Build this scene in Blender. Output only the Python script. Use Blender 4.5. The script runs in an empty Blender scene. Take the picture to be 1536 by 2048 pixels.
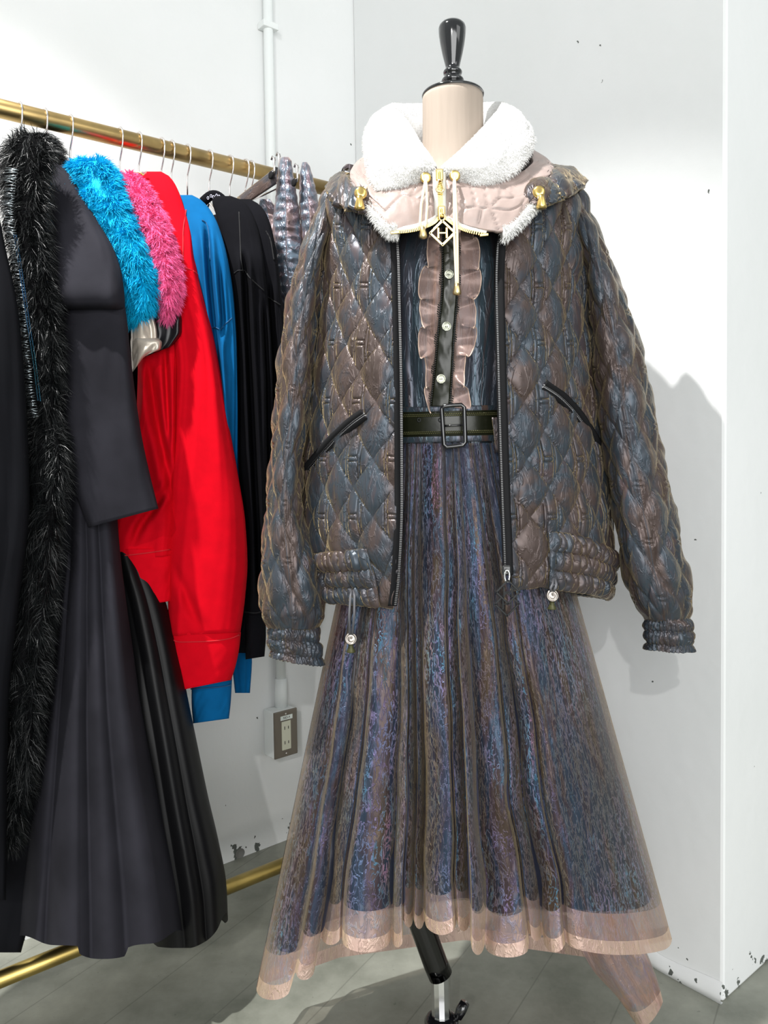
import bpy, bmesh, math, random
import numpy as np
from mathutils import Matrix, Vector

random.seed(7)
RNG = np.random.default_rng(7)
SC = bpy.context.scene
COL = SC.collection
PI = math.pi

# ------------------------------------------------------------------ camera
F, CX, CY = 1600.0, 768.0, 965.0          # focal length and principal point for a 1536x2048 frame
CAM_H, PITCH, ROLL = 1.03, math.radians(2.3), math.radians(-0.8)
cam_d = bpy.data.cameras.new('camera')
cam = bpy.data.objects.new('camera', cam_d)
COL.objects.link(cam)
cam_d.sensor_fit = 'VERTICAL'
cam_d.sensor_height = 24.0
cam_d.lens = F / 2048 * 24.0
cam_d.shift_y = -59 / 2048
cam_d.clip_start = 0.02
CROT = Matrix.Rotation(PI / 2 - PITCH, 3, 'X') @ Matrix.Rotation(ROLL, 3, 'Z')
cam.matrix_world = Matrix.Translation((0, 0, CAM_H)) @ CROT.to_4x4()
SC.camera = cam
CR = np.array(CROT)

# ------------------------------------------------------------------ light
wd = bpy.data.worlds.new('shop_ambient')
SC.world = wd
wd.use_nodes = True
wd.node_tree.nodes['Background'].inputs[0].default_value = (0.90, 0.97, 0.96, 1)
wd.node_tree.nodes['Background'].inputs[1].default_value = 0.50

def spot(name, loc, target, power, angle, radius, color=(1, 1, 1), blend=0.3):
    l = bpy.data.lights.new(name, 'SPOT')
    l.energy = power; l.spot_size = math.radians(angle); l.spot_blend = blend
    l.shadow_soft_size = radius; l.color = color
    o = bpy.data.objects.new(name, l); COL.objects.link(o)
    o.location = loc
    o.rotation_euler = (Vector(target) - Vector(loc)).to_track_quat('-Z', 'Y').to_euler()
    return o
spot('track_spot_near', (-0.9, 0.70, 3.15), (-0.04, 1.38, 0.25), 430, 56, 0.025, (1, 0.985, 0.96), 0.5)
spot('track_spot_far', (-0.54, -2.6, 2.62), (0.05, 1.5, 0.9), 140, 60, 0.03, (1, 0.985, 0.96), 0.4)
def panel(name, loc, target, power, sx, sy):
    al = bpy.data.lights.new(name, 'AREA'); al.energy = power; al.shape = 'RECTANGLE'; al.size = sx; al.size_y = sy
    ao = bpy.data.objects.new(name, al); COL.objects.link(ao); ao.location = loc
    ao.rotation_euler = (Vector(target) - Vector(loc)).to_track_quat('-Z', 'Y').to_euler()
panel('frontal_fill', (0.9, -3.4, 1.5), (0.4, 1.5, 0.8), 180, 4.2, 2.6)  # added soft fill behind the camera, lifts the lower walls; no known window
panel('right_fill', (2.3, -0.6, 2.6), (0.9, 1.6, 1.0), 10, 1.6, 1.0)  # added fill lamp out of view, brightens the column's right face

vs = SC.view_settings
vs.view_transform = 'Standard'; vs.look = 'None'; vs.gamma = 1; vs.use_curve_mapping = False
vs.exposure = 0.0

# ------------------------------------------------------------------ survey helper: photo pixel + distance -> world
def P(px, py, Y):
    px, py, Y = np.broadcast_arrays(np.asarray(px, float), np.asarray(py, float), np.asarray(Y, float))
    d = np.stack([(px - CX) / F, -(py - CY) / F, -np.ones_like(px)], -1) @ CR.T
    p = d * (Y / d[..., 1])[..., None]
    p[..., 2] += CAM_H
    return p

def pv(px, py, Y): return Vector(P(px, py, Y))

# ------------------------------------------------------------------ object helpers
WL = {}
def link(o, parent):
    COL.objects.link(o)
    if parent is not None:
        o.parent = parent
        o.location = tuple(-c for c in WL[parent.name])
        WL[o.name] = (0, 0, 0)
    else:
        WL[o.name] = (0, 0, 0)
    return o

def thing(name, label, cat, loc, group=None):
    o = bpy.data.objects.new(name, None)
    o.empty_display_size = 0.05
    COL.objects.link(o)
    o.location = tuple(loc)
    WL[o.name] = tuple(loc)
    o['label'] = label; o['category'] = cat
    if group: o['group'] = group
    return o

def mesh_obj(name, verts, faces, mat, parent=None, smooth=True, uv=None, kind=None, label=None):
    me = bpy.data.meshes.new(name)
    me.from_pydata([tuple(v) for v in verts], [], faces)
    if smooth: me.polygons.foreach_set('use_smooth', np.ones(len(me.polygons), bool))
    if uv is not None:
        ul = me.uv_layers.new(name='UVMap')
        li = np.empty(len(me.loops), np.int32); me.loops.foreach_get('vertex_index', li)
        ul.data.foreach_set('uv', np.asarray(uv, np.float32)[li].ravel())
    me.materials.append(mat)
    o = bpy.data.objects.new(name, me)
    link(o, parent)
    if kind: o['kind'] = kind
    if label: o['label'] = label
    return o

def grid(name, pts, mat, parent=None, wrap=False, uv=None, solid=0.0, kind=None, label=None, cap0=False, cap1=False, offset=-1):
    n, m = pts.shape[:2]
    idx = np.arange(n * m).reshape(n, m)
    if wrap:
        idx = np.concatenate([idx, idx[:, :1]], 1)
    a, b, c, d = idx[:-1, :-1], idx[:-1, 1:], idx[1:, 1:], idx[1:, :-1]
    faces = np.stack([a, d, c, b], -1).reshape(-1, 4).tolist()
    verts = pts.reshape(-1, 3)
    if cap0: faces.append(list(range(m)))
    if cap1: faces.append(list(range(n * m - m, n * m))[::-1])
    o = mesh_obj(name, verts, faces, mat, parent, True, None if uv is None else uv.reshape(-1, 2), kind, label)
    if solid:
        md = o.modifiers.new('cloth_thickness', 'SOLIDIFY'); md.thickness = solid; md.offset = offset
    return o

def normals(pts, wrap=False):
    if wrap:
        p = np.concatenate([pts[:, -1:], pts, pts[:, :1]], 1)
        du = (p[:, 2:] - p[:, :-2])
    else:
        du = np.gradient(pts, axis=1)
    dv = np.gradient(pts, axis=0)
    n = np.cross(dv, du)
    return n / (np.linalg.norm(n, axis=-1, keepdims=True) + 1e-12)

def pchip(x, xs, ys):
    xs = np.asarray(xs, float); ys = np.asarray(ys, float); x = np.asarray(x, float)
    h = np.diff(xs); dl = np.diff(ys) / h
    d = np.zeros_like(ys)
    for k in range(1, len(xs) - 1):
        if dl[k - 1] * dl[k] > 0:
            w1, w2 = 2 * h[k] + h[k - 1], h[k] + 2 * h[k - 1]
            d[k] = (w1 + w2) / (w1 / dl[k - 1] + w2 / dl[k])
    d[0], d[-1] = dl[0], dl[-1]
    i = np.clip(np.searchsorted(xs, x) - 1, 0, len(h) - 1)
    t = np.clip((x - xs[i]) / h[i], 0, 1)
    return ((1 + 2 * t) * (1 - t) ** 2 * ys[i] + t * (1 - t) ** 2 * h[i] * d[i]
            + t * t * (3 - 2 * t) * ys[i + 1] + t * t * (t - 1) * h[i] * d[i + 1])

_NT = RNG.random((64, 64))
def vnoise(x, y):
    xi = np.floor(x).astype(int); yi = np.floor(y).astype(int)
    fx = x - xi; fy = y - yi
    fx = fx * fx * (3 - 2 * fx); fy = fy * fy * (3 - 2 * fy)
    g = lambda i, j: _NT[i % 64, j % 64]
    return (g(xi, yi) * (1 - fx) * (1 - fy) + g(xi + 1, yi) * fx * (1 - fy)
            + g(xi, yi + 1) * (1 - fx) * fy + g(xi + 1, yi + 1) * fx * fy) * 2 - 1
def fbm(x, y, o=3):
    s, a = 0, 1
    for k in range(o):
        s = s + a * vnoise(x * 2 ** k + 17 * k, y * 2 ** k + 5 * k); a *= .5
    return s

def tube(name, path, rad, mat, parent=None, sides=8, closed=False, kind=None, label=None, add=None):
    """round bar along a path; add=(verts, faces) collects instead of linking"""
    pts = [Vector(p) for p in path]
    n = len(pts)
    rad = [rad] * n if np.isscalar(rad) else list(rad)
    V, Fc = ([], []) if add is None else add
    base = len(V)
    ref = None
    for i in range(n):
        if closed: t = pts[(i + 1) % n] - pts[i - 1]
        else: t = pts[min(i + 1, n - 1)] - pts[max(i - 1, 0)]
        t.normalize()
        if ref is None:
            ref = t.orthogonal().normalized()
        ref = (ref - t * ref.dot(t)).normalized()
        bn = t.cross(ref)
        for k in range(sides):
            a = 2 * PI * k / sides
            V.append(tuple(pts[i] + (ref * math.cos(a) + bn * math.sin(a)) * rad[i]))
    for i in range(n if closed else n - 1):
        for k in range(sides):
            a0 = base + i * sides; a1 = base + ((i + 1) % n) * sides
            Fc.append([a0 + k, a0 + (k + 1) % sides, a1 + (k + 1) % sides, a1 + k])
    if not closed:
        Fc.append([base + k for k in range(sides)][::-1])
        Fc.append([base + (n - 1) * sides + k for k in range(sides)])
    if add is None:
        return mesh_obj(name, V, Fc, mat, parent, True, None, kind, label)

def boxv(add, c, ex, ey, ez):
    """box from centre and three half-axis vectors"""
    V, Fc = add; b = len(V)
    c, ex, ey, ez = map(Vector, (c, ex, ey, ez))
    for sx in (-1, 1):
        for sy in (-1, 1):
            for sz in (-1, 1):
                V.append(tuple(c + ex * sx + ey * sy + ez * sz))
    for f in ((0, 1, 3, 2), (4, 6, 7, 5), (0, 4, 5, 1), (2, 3, 7, 6), (0, 2, 6, 4), (1, 5, 7, 3)):
        Fc.append([b + i for i in f])

def box_obj(name, c, ex, ey, ez, mat, parent=None, bevel=0.0, kind=None, label=None):
    V, Fc = [], []
    boxv((V, Fc), c, ex, ey, ez)
    o = mesh_obj(name, V, Fc, mat, parent, False, None, kind, label)
    if bevel:
        md = o.modifiers.new('bevel', 'BEVEL'); md.width = bevel; md.segments = 2
    return o

def lathe(name, prof, base, mat, parent=None, seg=40, axis=None, kind=None, label=None):
    V, Fc = [], []
    base = Vector(base)
    q = Vector((0, 0, 1)).rotation_difference(Vector(axis)) if axis is not None else None
    n = len(prof)
    for r, z in prof:
        for k in range(seg):
            a = 2 * PI * k / seg
            v = Vector((r * math.cos(a), r * math.sin(a), z))
            if q: v = q @ v
            V.append(tuple(base + v))
    for i in range(n - 1):
        for k in range(seg):
            Fc.append([i * seg + k, i * seg + (k + 1) % seg, (i + 1) * seg + (k + 1) % seg, (i + 1) * seg + k])
    Fc.append(list(range(seg))[::-1]); Fc.append(list(range((n - 1) * seg, n * seg)))
    return mesh_obj(name, V, Fc, mat, parent, True, None, kind, label)

def auto_sharp(o, ang=40):
    md = o.modifiers.new('edge_split', 'EDGE_SPLIT'); md.split_angle = math.radians(ang)
    return o

# ------------------------------------------------------------------ materials
def M(name, color=(.8, .8, .8), rough=.5, metal=0., var=0., vscale=8., vstretch=(1, 1, 1), bump=0., bscale=200., bdist=.001,
      sheen=0., sheen_tint=(1, 1, 1), coords='Object', spec=.5, detail=4., col2=None, coat=0., trans=0., tcol=(1, 1, 1)):
    m = bpy.data.materials.new(name); m.use_nodes = True
    nt = m.node_tree; N = nt.nodes; L = nt.links
    b = N['Principled BSDF']
    b.inputs['Base Color'].default_value = (*color, 1)
    b.inputs['Roughness'].default_value = rough
    b.inputs['Metallic'].default_value = metal
    b.inputs['Specular IOR Level'].default_value = spec
    b.inputs['Sheen Weight'].default_value = sheen
    b.inputs['Sheen Tint'].default_value = (*sheen_tint, 1)
    b.inputs['Coat Weight'].default_value = coat
    tc = N.new('ShaderNodeTexCoord'); mp = N.new('ShaderNodeMapping')
    L.new(tc.outputs[coords], mp.inputs['Vector'])
    mp.inputs['Scale'].default_value = vstretch
    if var or col2:
        nz = N.new('ShaderNodeTexNoise'); nz.inputs['Scale'].default_value = vscale; nz.inputs['Detail'].default_value = detail
        L.new(mp.outputs[0], nz.inputs['Vector'])
        rp = N.new('ShaderNodeValToRGB'); L.new(nz.outputs['Fac'], rp.inputs['Fac'])
        rp.color_ramp.elements[0].position = .3; rp.color_ramp.elements[1].position = .7
        c2 = col2 or tuple(min(1, c * (1 + var)) for c in color)
        c1 = color if col2 else tuple(c * (1 - var) for c in color)
        rp.color_ramp.elements[0].color = (*c1, 1); rp.color_ramp.elements[1].color = (*c2, 1)
        L.new(rp.outputs[0], b.inputs['Base Color'])
    if bump:
        nb = N.new('ShaderNodeTexNoise'); nb.inputs['Scale'].default_value = bscale; nb.inputs['Detail'].default_value = 3
        L.new(mp.outputs[0], nb.inputs['Vector'])
        bp = N.new('ShaderNodeBump'); bp.inputs['Strength'].default_value = bump; bp.inputs['Distance'].default_value = bdist
        L.new(nb.outputs['Fac'], bp.inputs['Height']); L.new(bp.outputs[0], b.inputs['Normal'])
    if trans:
        tr = N.new('ShaderNodeBsdfTransparent'); tr.inputs[0].default_value = (*tcol, 1)
        mx = N.new('ShaderNodeMixShader'); mx.inputs[0].default_value = trans
        L.new(b.outputs[0], mx.inputs[1]); L.new(tr.outputs[0], mx.inputs[2])
        L.new(mx.outputs[0], N['Material Output'].inputs['Surface'])
    return m

def irid(name, stops, sx=9., sy=1.6, metal=.55, rough=.34, crinkle=.5, cscale=90., gold=.5, trans=0., tcol=(.9, .82, .76), cstretch=.35, cdist=.004,
         gold_tint=(1., .78, .42), fil=0.):
    """shot organza: woven colours that wander along the cloth, crinkled surface, golden sheen"""
    m = bpy.data.materials.new(name); m.use_nodes = True
    nt = m.node_tree; N = nt.nodes; L = nt.links
    b = N['Principled BSDF']
    tc = N.new('ShaderNodeTexCoord'); mp = N.new('ShaderNodeMapping')
    L.new(tc.outputs['UV'], mp.inputs['Vector']); mp.inputs['Scale'].default_value = (sx, sy, 1)
    nz = N.new('ShaderNodeTexNoise'); nz.inputs['Scale'].default_value = 1.6; nz.inputs['Detail'].default_value = 5
    nz.inputs['Roughness'].default_value = .62; nz.inputs['Distortion'].default_value = .6
    L.new(mp.outputs[0], nz.inputs['Vector'])
    rp = N.new('ShaderNodeValToRGB'); L.new(nz.outputs['Fac'], rp.inputs['Fac'])
    e = rp.color_ramp.elements
    while len(e) < len(stops): e.new(.5)
    for k, (p, c) in enumerate(stops):
        e[k].position = p; e[k].color = (*c, 1)
    out = rp.outputs[0]
    # crinkles: ridged noise, used as height; its crests also place the painted glints
    mp2 = N.new('ShaderNodeMapping'); L.new(tc.outputs['UV'], mp2.inputs['Vector']); mp2.inputs['Scale'].default_value = (1, cstretch, 1)
    n2 = N.new('ShaderNodeTexNoise'); n2.inputs['Scale'].default_value = cscale; n2.inputs['Detail'].default_value = 4; n2.inputs['Distortion'].default_value = .9
    L.new(mp2.outputs[0], n2.inputs['Vector'])
    a = N.new('ShaderNodeMath'); a.operation = 'SUBTRACT'; a.inputs[1].default_value = .5; L.new(n2.outputs['Fac'], a.inputs[0])
    ab = N.new('ShaderNodeMath'); ab.operation = 'ABSOLUTE'; L.new(a.outputs[0], ab.inputs[0])
    mr = N.new('ShaderNodeMapRange'); mr.inputs[1].default_value = 0; mr.inputs[2].default_value = .055; mr.inputs[3].default_value = 1; mr.inputs[4].default_value = 0
    L.new(ab.outputs[0], mr.inputs[0])
    if fil:
        # specular glints of the crinkles, painted as violet / cyan lines into the base colour
        n3 = N.new('ShaderNodeTexNoise'); n3.inputs['Scale'].default_value = 2.2; n3.inputs['Detail'].default_value = 3; L.new(mp.outputs[0], n3.inputs['Vector'])
        r3 = N.new('ShaderNodeValToRGB'); L.new(n3.outputs['Fac'], r3.inputs['Fac'])
        e3 = r3.color_ramp.elements; e3.new(.5); e3.new(.6)
        for k, (p_, c_) in enumerate(((.34, (.28, .40, .72)), (.46, (.46, .34, .70)), (.56, (.10, .50, .78)), (.68, (.70, .36, .58)))):
            e3[k].position = p_; e3[k].color = (*c_, 1)
        n7 = N.new('ShaderNodeTexNoise'); n7.inputs['Scale'].default_value = 5.5; n7.inputs['Detail'].default_value = 2; L.new(tc.outputs['UV'], n7.inputs['Vector'])
        m7 = N.new('ShaderNodeMapRange'); m7.inputs[1].default_value = .40; m7.inputs[2].default_value = .66; m7.inputs[3].default_value = .12; m7.inputs[4].default_value = fil
        L.new(n7.outputs['Fac'], m7.inputs[0])
        mul = N.new('ShaderNodeMath'); mul.operation = 'MULTIPLY'; L.new(m7.outputs[0], mul.inputs[1]); L.new(mr.outputs[0], mul.inputs[0])
        mxc = N.new('ShaderNodeMix'); mxc.data_type = 'RGBA'
        L.new(mul.outputs[0], mxc.inputs[0]); L.new(out, mxc.inputs[6]); L.new(r3.outputs[0], mxc.inputs[7])
        out = mxc.outputs[2]
    L.new(out, b.inputs['Base Color'])
    b.inputs['Metallic'].default_value = metal; b.inputs['Roughness'].default_value = rough
    b.inputs['Sheen Weight'].default_value = gold; b.inputs['Sheen Tint'].default_value = (*gold_tint, 1); b.inputs['Sheen Roughness'].default_value = .35
    bp = N.new('ShaderNodeBump'); bp.inputs['Strength'].default_value = crinkle; bp.inputs['Distance'].default_value = cdist
    ad = N.new('ShaderNodeMath'); ad.operation = 'MULTIPLY_ADD'; ad.inputs[1].default_value = .6
    L.new(n2.outputs['Fac'], ad.inputs[0]); L.new(mr.outputs[0], ad.inputs[2])
    L.new(ad.outputs[0], bp.inputs['Height']); L.new(bp.outputs[0], b.inputs['Normal'])
    if trans:
        tr = N.new('ShaderNodeBsdfTransparent'); tr.inputs[0].default_value = (*tcol, 1)
        mx = N.new('ShaderNodeMixShader'); mx.inputs[0].default_value = trans
        L.new(b.outputs[0], mx.inputs[1]); L.new(tr.outputs[0], mx.inputs[2])
        L.new(mx.outputs[0], N['Material Output'].inputs['Surface'])
    return m

def wall_material():
    m = bpy.data.materials.new('painted_concrete'); m.use_nodes = True
    nt = m.node_tree; N = nt.nodes; L = nt.links; b = N['Principled BSDF']
    tc = N.new('ShaderNodeTexCoord')
    n1 = N.new('ShaderNodeTexNoise'); n1.inputs['Scale'].default_value = 2.2; n1.inputs['Detail'].default_value = 6
    L.new(tc.outputs['Object'], n1.inputs['Vector'])
    r1 = N.new('ShaderNodeValToRGB'); L.new(n1.outputs['Fac'], r1.inputs['Fac'])
    r1.color_ramp.elements[0].position = .3; r1.color_ramp.elements[0].color = (.75, .765, .76, 1)
    r1.color_ramp.elements[1].position = .65; r1.color_ramp.elements[1].color = (.80, .81, .81, 1)
    # pits in the concrete: sparse dark specks, gathered in some areas
    vo = N.new('ShaderNodeTexVoronoi'); vo.inputs['Scale'].default_value = 55; vo.inputs['Randomness'].default_value = 1
    n4 = N.new('ShaderNodeTexNoise'); n4.inputs['Scale'].default_value = 120; L.new(tc.outputs['Object'], n4.inputs['Vector'])
    va = N.new('ShaderNodeVectorMath'); va.operation = 'MULTIPLY_ADD'; va.inputs[1].default_value = (.012, .012, .012)
    L.new(n4.outputs['Color'], va.inputs[0]); L.new(tc.outputs['Object'], va.inputs[2]); L.new(va.outputs[0], vo.inputs['Vector'])
    sp = N.new('ShaderNodeSeparateColor'); L.new(vo.outputs['Color'], sp.inputs[0])
    g = N.new('ShaderNodeMath'); g.operation = 'GREATER_THAN'; g.inputs[1].default_value = .972; L.new(sp.outputs[0], g.inputs[0])
    ls = N.new('ShaderNodeMath'); ls.operation = 'LESS_THAN'; L.new(vo.outputs['Distance'], ls.inputs[0])
    sz = N.new('ShaderNodeMath'); sz.operation = 'MULTIPLY'; sz.inputs[1].default_value = .19; L.new(sp.outputs[1], sz.inputs[0]); L.new(sz.outputs[0], ls.inputs[1])
    n5 = N.new('ShaderNodeTexNoise'); n5.inputs['Scale'].default_value = 3.1; L.new(tc.outputs['Object'], n5.inputs['Vector'])
    g5 = N.new('ShaderNodeMath'); g5.operation = 'GREATER_THAN'; g5.inputs[1].default_value = .5; L.new(n5.outputs['Fac'], g5.inputs[0])
    m1 = N.new('ShaderNodeMath'); m1.operation = 'MULTIPLY'; L.new(g.outputs[0], m1.inputs[0]); L.new(ls.outputs[0], m1.inputs[1])
    m2 = N.new('ShaderNodeMath'); m2.operation = 'MULTIPLY'; L.new(m1.outputs[0], m2.inputs[0]); L.new(g5.outputs[0], m2.inputs[1])
    # scuffed grime along the foot of the wall
    sx = N.new('ShaderNodeSeparateXYZ'); L.new(tc.outputs['Object'], sx.inputs[0])
    mr = N.new('ShaderNodeMapRange'); mr.inputs[1].default_value = 0.0; mr.inputs[2].default_value = .13; mr.inputs[3].default_value = .26; mr.inputs[4].default_value = 0
    L.new(sx.outputs[2], mr.inputs[0])
    n6 = N.new('ShaderNodeTexNoise'); n6.inputs['Scale'].default_value = 30; n6.inputs['Detail'].default_value = 5; L.new(tc.outputs['Object'], n6.inputs['Vector'])
    a6 = N.new('ShaderNodeMath'); a6.operation = 'ADD'; L.new(n6.outputs['Fac'], a6.inputs[0]); L.new(mr.outputs[0], a6.inputs[1])
    g6 = N.new('ShaderNodeMath'); g6.operation = 'GREATER_THAN'; g6.inputs[1].default_value = .83; L.new(a6.outputs[0], g6.inputs[0])
    mx6 = N.new('ShaderNodeMath'); mx6.operation = 'MAXIMUM'; L.new(m2.outputs[0], mx6.inputs[0]); L.new(g6.outputs[0], mx6.inputs[1])
    mc = N.new('ShaderNodeMix'); mc.data_type = 'RGBA'; L.new(mx6.outputs[0], mc.inputs[0]); L.new(r1.outputs[0], mc.inputs[6]); mc.inputs[7].default_value = (.10, .11, .10, 1)
    L.new(mc.outputs[2], b.inputs['Base Color'])
    b.inputs['Roughness'].default_value = .45
    n2 = N.new('ShaderNodeTexNoise'); n2.inputs['Scale'].default_value = 26; n2.inputs['Detail'].default_value = 5; L.new(tc.outputs['Object'], n2.inputs['Vector'])
    su = N.new('ShaderNodeMath'); su.operation = 'SUBTRACT'; L.new(n2.outputs['Fac'], su.inputs[0]); L.new(m1.outputs[0], su.inputs[1])
    bp = N.new('ShaderNodeBump'); bp.inputs['Strength'].default_value = .25; bp.inputs['Distance'].default_value = .004
    L.new(su.outputs[0], bp.inputs['Height']); L.new(bp.outputs[0], b.inputs['Normal'])
    return m

def floor_material():
    m = bpy.data.materials.new('bare_concrete'); m.use_nodes = True
    nt = m.node_tree; N = nt.nodes; L = nt.links; b = N['Principled BSDF']
    tc = N.new('ShaderNodeTexCoord')
    n1 = N.new('ShaderNodeTexNoise'); n1.inputs['Scale'].default_value = 5; n1.inputs['Detail'].default_value = 9; n1.inputs['Roughness'].default_value = .65
    L.new(tc.outputs['Object'], n1.inputs['Vector'])
    r1 = N.new('ShaderNodeValToRGB'); L.new(n1.outputs['Fac'], r1.inputs['Fac'])
    r1.color_ramp.elements[0].position = .3; r1.color_ramp.elements[0].color = (.15, .158, .128, 1)
    r1.color_ramp.elements[1].position = .72; r1.color_ramp.elements[1].color = (.34, .345, .295, 1)
    n2 = N.new('ShaderNodeTexNoise'); n2.inputs['Scale'].default_value = 90; n2.inputs['Detail'].default_value = 6; L.new(tc.outputs['Object'], n2.inputs['Vector'])
    g2 = N.new('ShaderNodeMath'); g2.operation = 'GREATER_THAN'; g2.inputs[1].default_value = .70; L.new(n2.outputs['Fac'], g2.inputs[0])
    # saw lines
    mp = N.new('ShaderNodeMapping'); mp.inputs['Rotation'].default_value = (0, 0, .55); L.new(tc.outputs['Object'], mp.inputs['Vector'])
    wv = N.new('ShaderNodeTexWave'); wv.inputs['Scale'].default_value = 2.0; wv.inputs['Distortion'].default_value = .12; L.new(mp.outputs[0], wv.inputs['Vector'])
    gw = N.new('ShaderNodeMath'); gw.operation = 'GREATER_THAN'; gw.inputs[1].default_value = .9993; L.new(wv.outputs['Fac'], gw.inputs[0])
    mxx = N.new('ShaderNodeMath'); mxx.operation = 'MAXIMUM'; L.new(g2.outputs[0], mxx.inputs[0]); L.new(gw.outputs[0], mxx.inputs[1])
    mf = N.new('ShaderNodeMath'); mf.operation = 'MULTIPLY'; mf.inputs[1].default_value = .35; L.new(mxx.outputs[0], mf.inputs[0])
    mc = N.new('ShaderNodeMix'); mc.data_type = 'RGBA'; L.new(mf.outputs[0], mc.inputs[0]); L.new(r1.outputs[0], mc.inputs[6]); mc.inputs[7].default_value = (.07, .07, .06, 1)
    L.new(mc.outputs[2], b.inputs['Base Color'])
    b.inputs['Roughness'].default_value = .5
    bp = N.new('ShaderNodeBump'); bp.inputs['Strength'].default_value = .3; bp.inputs['Distance'].default_value = .003
    L.new(n1.outputs['Fac'], bp.inputs['Height']); L.new(bp.outputs[0], b.inputs['Normal'])
    return m

MW = wall_material(); MF = floor_material()
M_pipe = M('conduit_paint', (.80, .83, .82), .45)
M_brass = M('brass', (.44, .31, .13), .34, 1., var=.25, vscale=14)
M_brass_dull = M('worn_brass', (.50, .37, .12), .33, 1., var=.3, vscale=10)
M_gold = M('polished_gold', (.80, .58, .20), .28, 1.)
M_palegold = M('pale_gold', (.78, .62, .32), .34, 1.)
M_chrome = M('chrome', (.85, .85, .86), .1, 1.)
M_steel = M('hook_steel', (.74, .70, .68), .22, 1.)
M_blackgloss = M('black_lacquer', (.006, .006, .007), .12, spec=.6, coat=.6)
M_blackmetal = M('black_metal', (.015, .016, .017), .3, .6)
M_gun = M('gunmetal_teeth', (.10, .10, .10), .35, 1.)
M_blacktape = M('black_zip_tape', (.006, .006, .007), .8, spec=.2)
M_creamtape = M('cream_zip_tape', (.72, .72, .68), .7)
M_linen = M('linen', (.35, .29, .24), .85, var=.045, vscale=120, vstretch=(1, 1, .06), bump=.25, bscale=320)
M_wfur = M('white_plush', (.58, .575, .565), .95, sheen=.1, var=.03, vscale=30, bump=.35, bscale=260, bdist=.0015)
M_wpile = M('white_pile', (.84, .835, .82), .95, sheen=.1)
M_pinkquilt = M('pale_pink_quilt', (.34, .265, .24), .42, var=.10, vscale=22, bump=.2, bscale=120, bdist=.002)
M_cord = M('cream_cord', (.78, .68, .50), .6)
M_dkcord = M('dark_cord', (.09, .09, .10), .5)
M_char = M('charcoal_wool', (.0195, .019, .0245), .9, var=.3, vscale=7, spec=.1, bump=.12, bscale=900)
M_char2 = M('black_wool', (.006, .0062, .008), .9, var=.25, vscale=6, spec=.08, bump=.12, bscale=900)
M_bfur = M('black_fur', (.0045, .0055, .006), .4, var=.4, vscale=40, spec=.4)
M_tfur = M('turquoise_fur', (.0, .40, .68), .7, var=.22, vscale=45, spec=.2)
M_pfur = M('pink_fur', (.86, .13, .33), .7, var=.18, vscale=45, spec=.2)
M_bead = M('dark_tinsel', (.42, .47, .50), .22, .9)
M_bskin = M('fur_backing', (.004, .004, .0045), .95, spec=.05)
M_gbead = M('green_blue_beads', (.005, .05, .05), .2, .3, col2=(.01, .06, .22), vscale=3)
M_champ = M('champagne_satin', (.52, .46, .39), .3, .35, bump=.2, bscale=30, bdist=.004)
M_bsatin = M('black_satin', (.006, .006, .008), .34, spec=.4, bump=.3, bscale=22, bdist=.006, vstretch=(1, 1, .25))
M_bvelvet = M('black_velour', (.003, .003, .0035), .45, spec=.18)
M_red = M('red_jersey', (.56, .001, .009), .9, var=.06, vscale=40, spec=.08, bump=.12, bscale=700)
M_redst = M('red_seam', (.50, .002, .010), .8)
M_blue = M('blue_jersey', (.001, .085, .23), .9, var=.06, vscale=40, spec=.1, bump=.12, bscale=700)
M_bluest = M('blue_seam', (.001, .06, .16), .8)
M_blk = M('black_jersey', (.0045, .0045, .006), .95, var=.15, vscale=20, spec=.06, bump=.12, bscale=700)
M_blkst = M('black_seam', (.004, .004, .005), .9)
M_print = M('pale_print', (.55, .55, .66), .6)
M_plate = M('bronze_plate', (.20, .175, .145), .38, .75)
M_recept = M('ivory_plastic', (.58, .58, .46), .45)
M_dark = M('dark_slot', (.01, .01, .01), .8)
M_labelw = M('label_white', (.75, .80, .76), .5)
M_olive = M('olive_satin', (.012, .0135, .006), .32, var=.3, vscale=20, bump=.2, bscale=60, bdist=.002)
M_trim = M('black_picot', (.010, .011, .008), .55)
M_otrim = M('olive_stitch', (.06, .06, .02), .5, .3)
M_glassbtn = M('crystal_button', (.34, .35, .28), .35, .5, var=.5, vscale=300)

ST_J = [(.30, (.052, .036, .031)), (.43, (.085, .060, .055)), (.50, (.050, .050, .060)), (.57, (.040, .056, .074)), (.66, (.084, .060, .064)), (.80, (.125, .085, .062))]
ST_S = [(.28, (.070, .046, .034)), (.40, (.050, .058, .105)), (.48, (.036, .070, .120)), (.55, (.085, .058, .075)), (.62, (.095, .064, .044)), (.78, (.21, .14, .075))]
ST_B = [(.30, (.075, .058, .060)), (.45, (.070, .080, .105)), (.55, (.050, .082, .105)), (.65, (.11, .075, .078)), (.75, (.20, .13, .075))]
ST_T = [(.30, (.16, .11, .10)), (.42, (.20, .15, .17)), (.52, (.12, .17, .22)), (.62, (.24, .16, .18)), (.75, (.38, .24, .15))]
M_jacket = irid('shot_organza_jacket', ST_J, 10, 4, metal=.35, rough=.36, crinkle=.34, cscale=75, gold=.30, cdist=.003)
M_bodice = irid('shot_organza_bodice', ST_B, 26, 2.0, metal=.5, rough=.32, crinkle=.3, cscale=80, gold=.3, cstretch=.2, cdist=.002)
M_sheer = irid('sheer_shot_organza', ST_S, 16, 2.2, metal=.4, rough=.3, crinkle=.5, cscale=150, gold=.42, trans=.48, fil=.9, cstretch=.38, cdist=.002)
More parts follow.
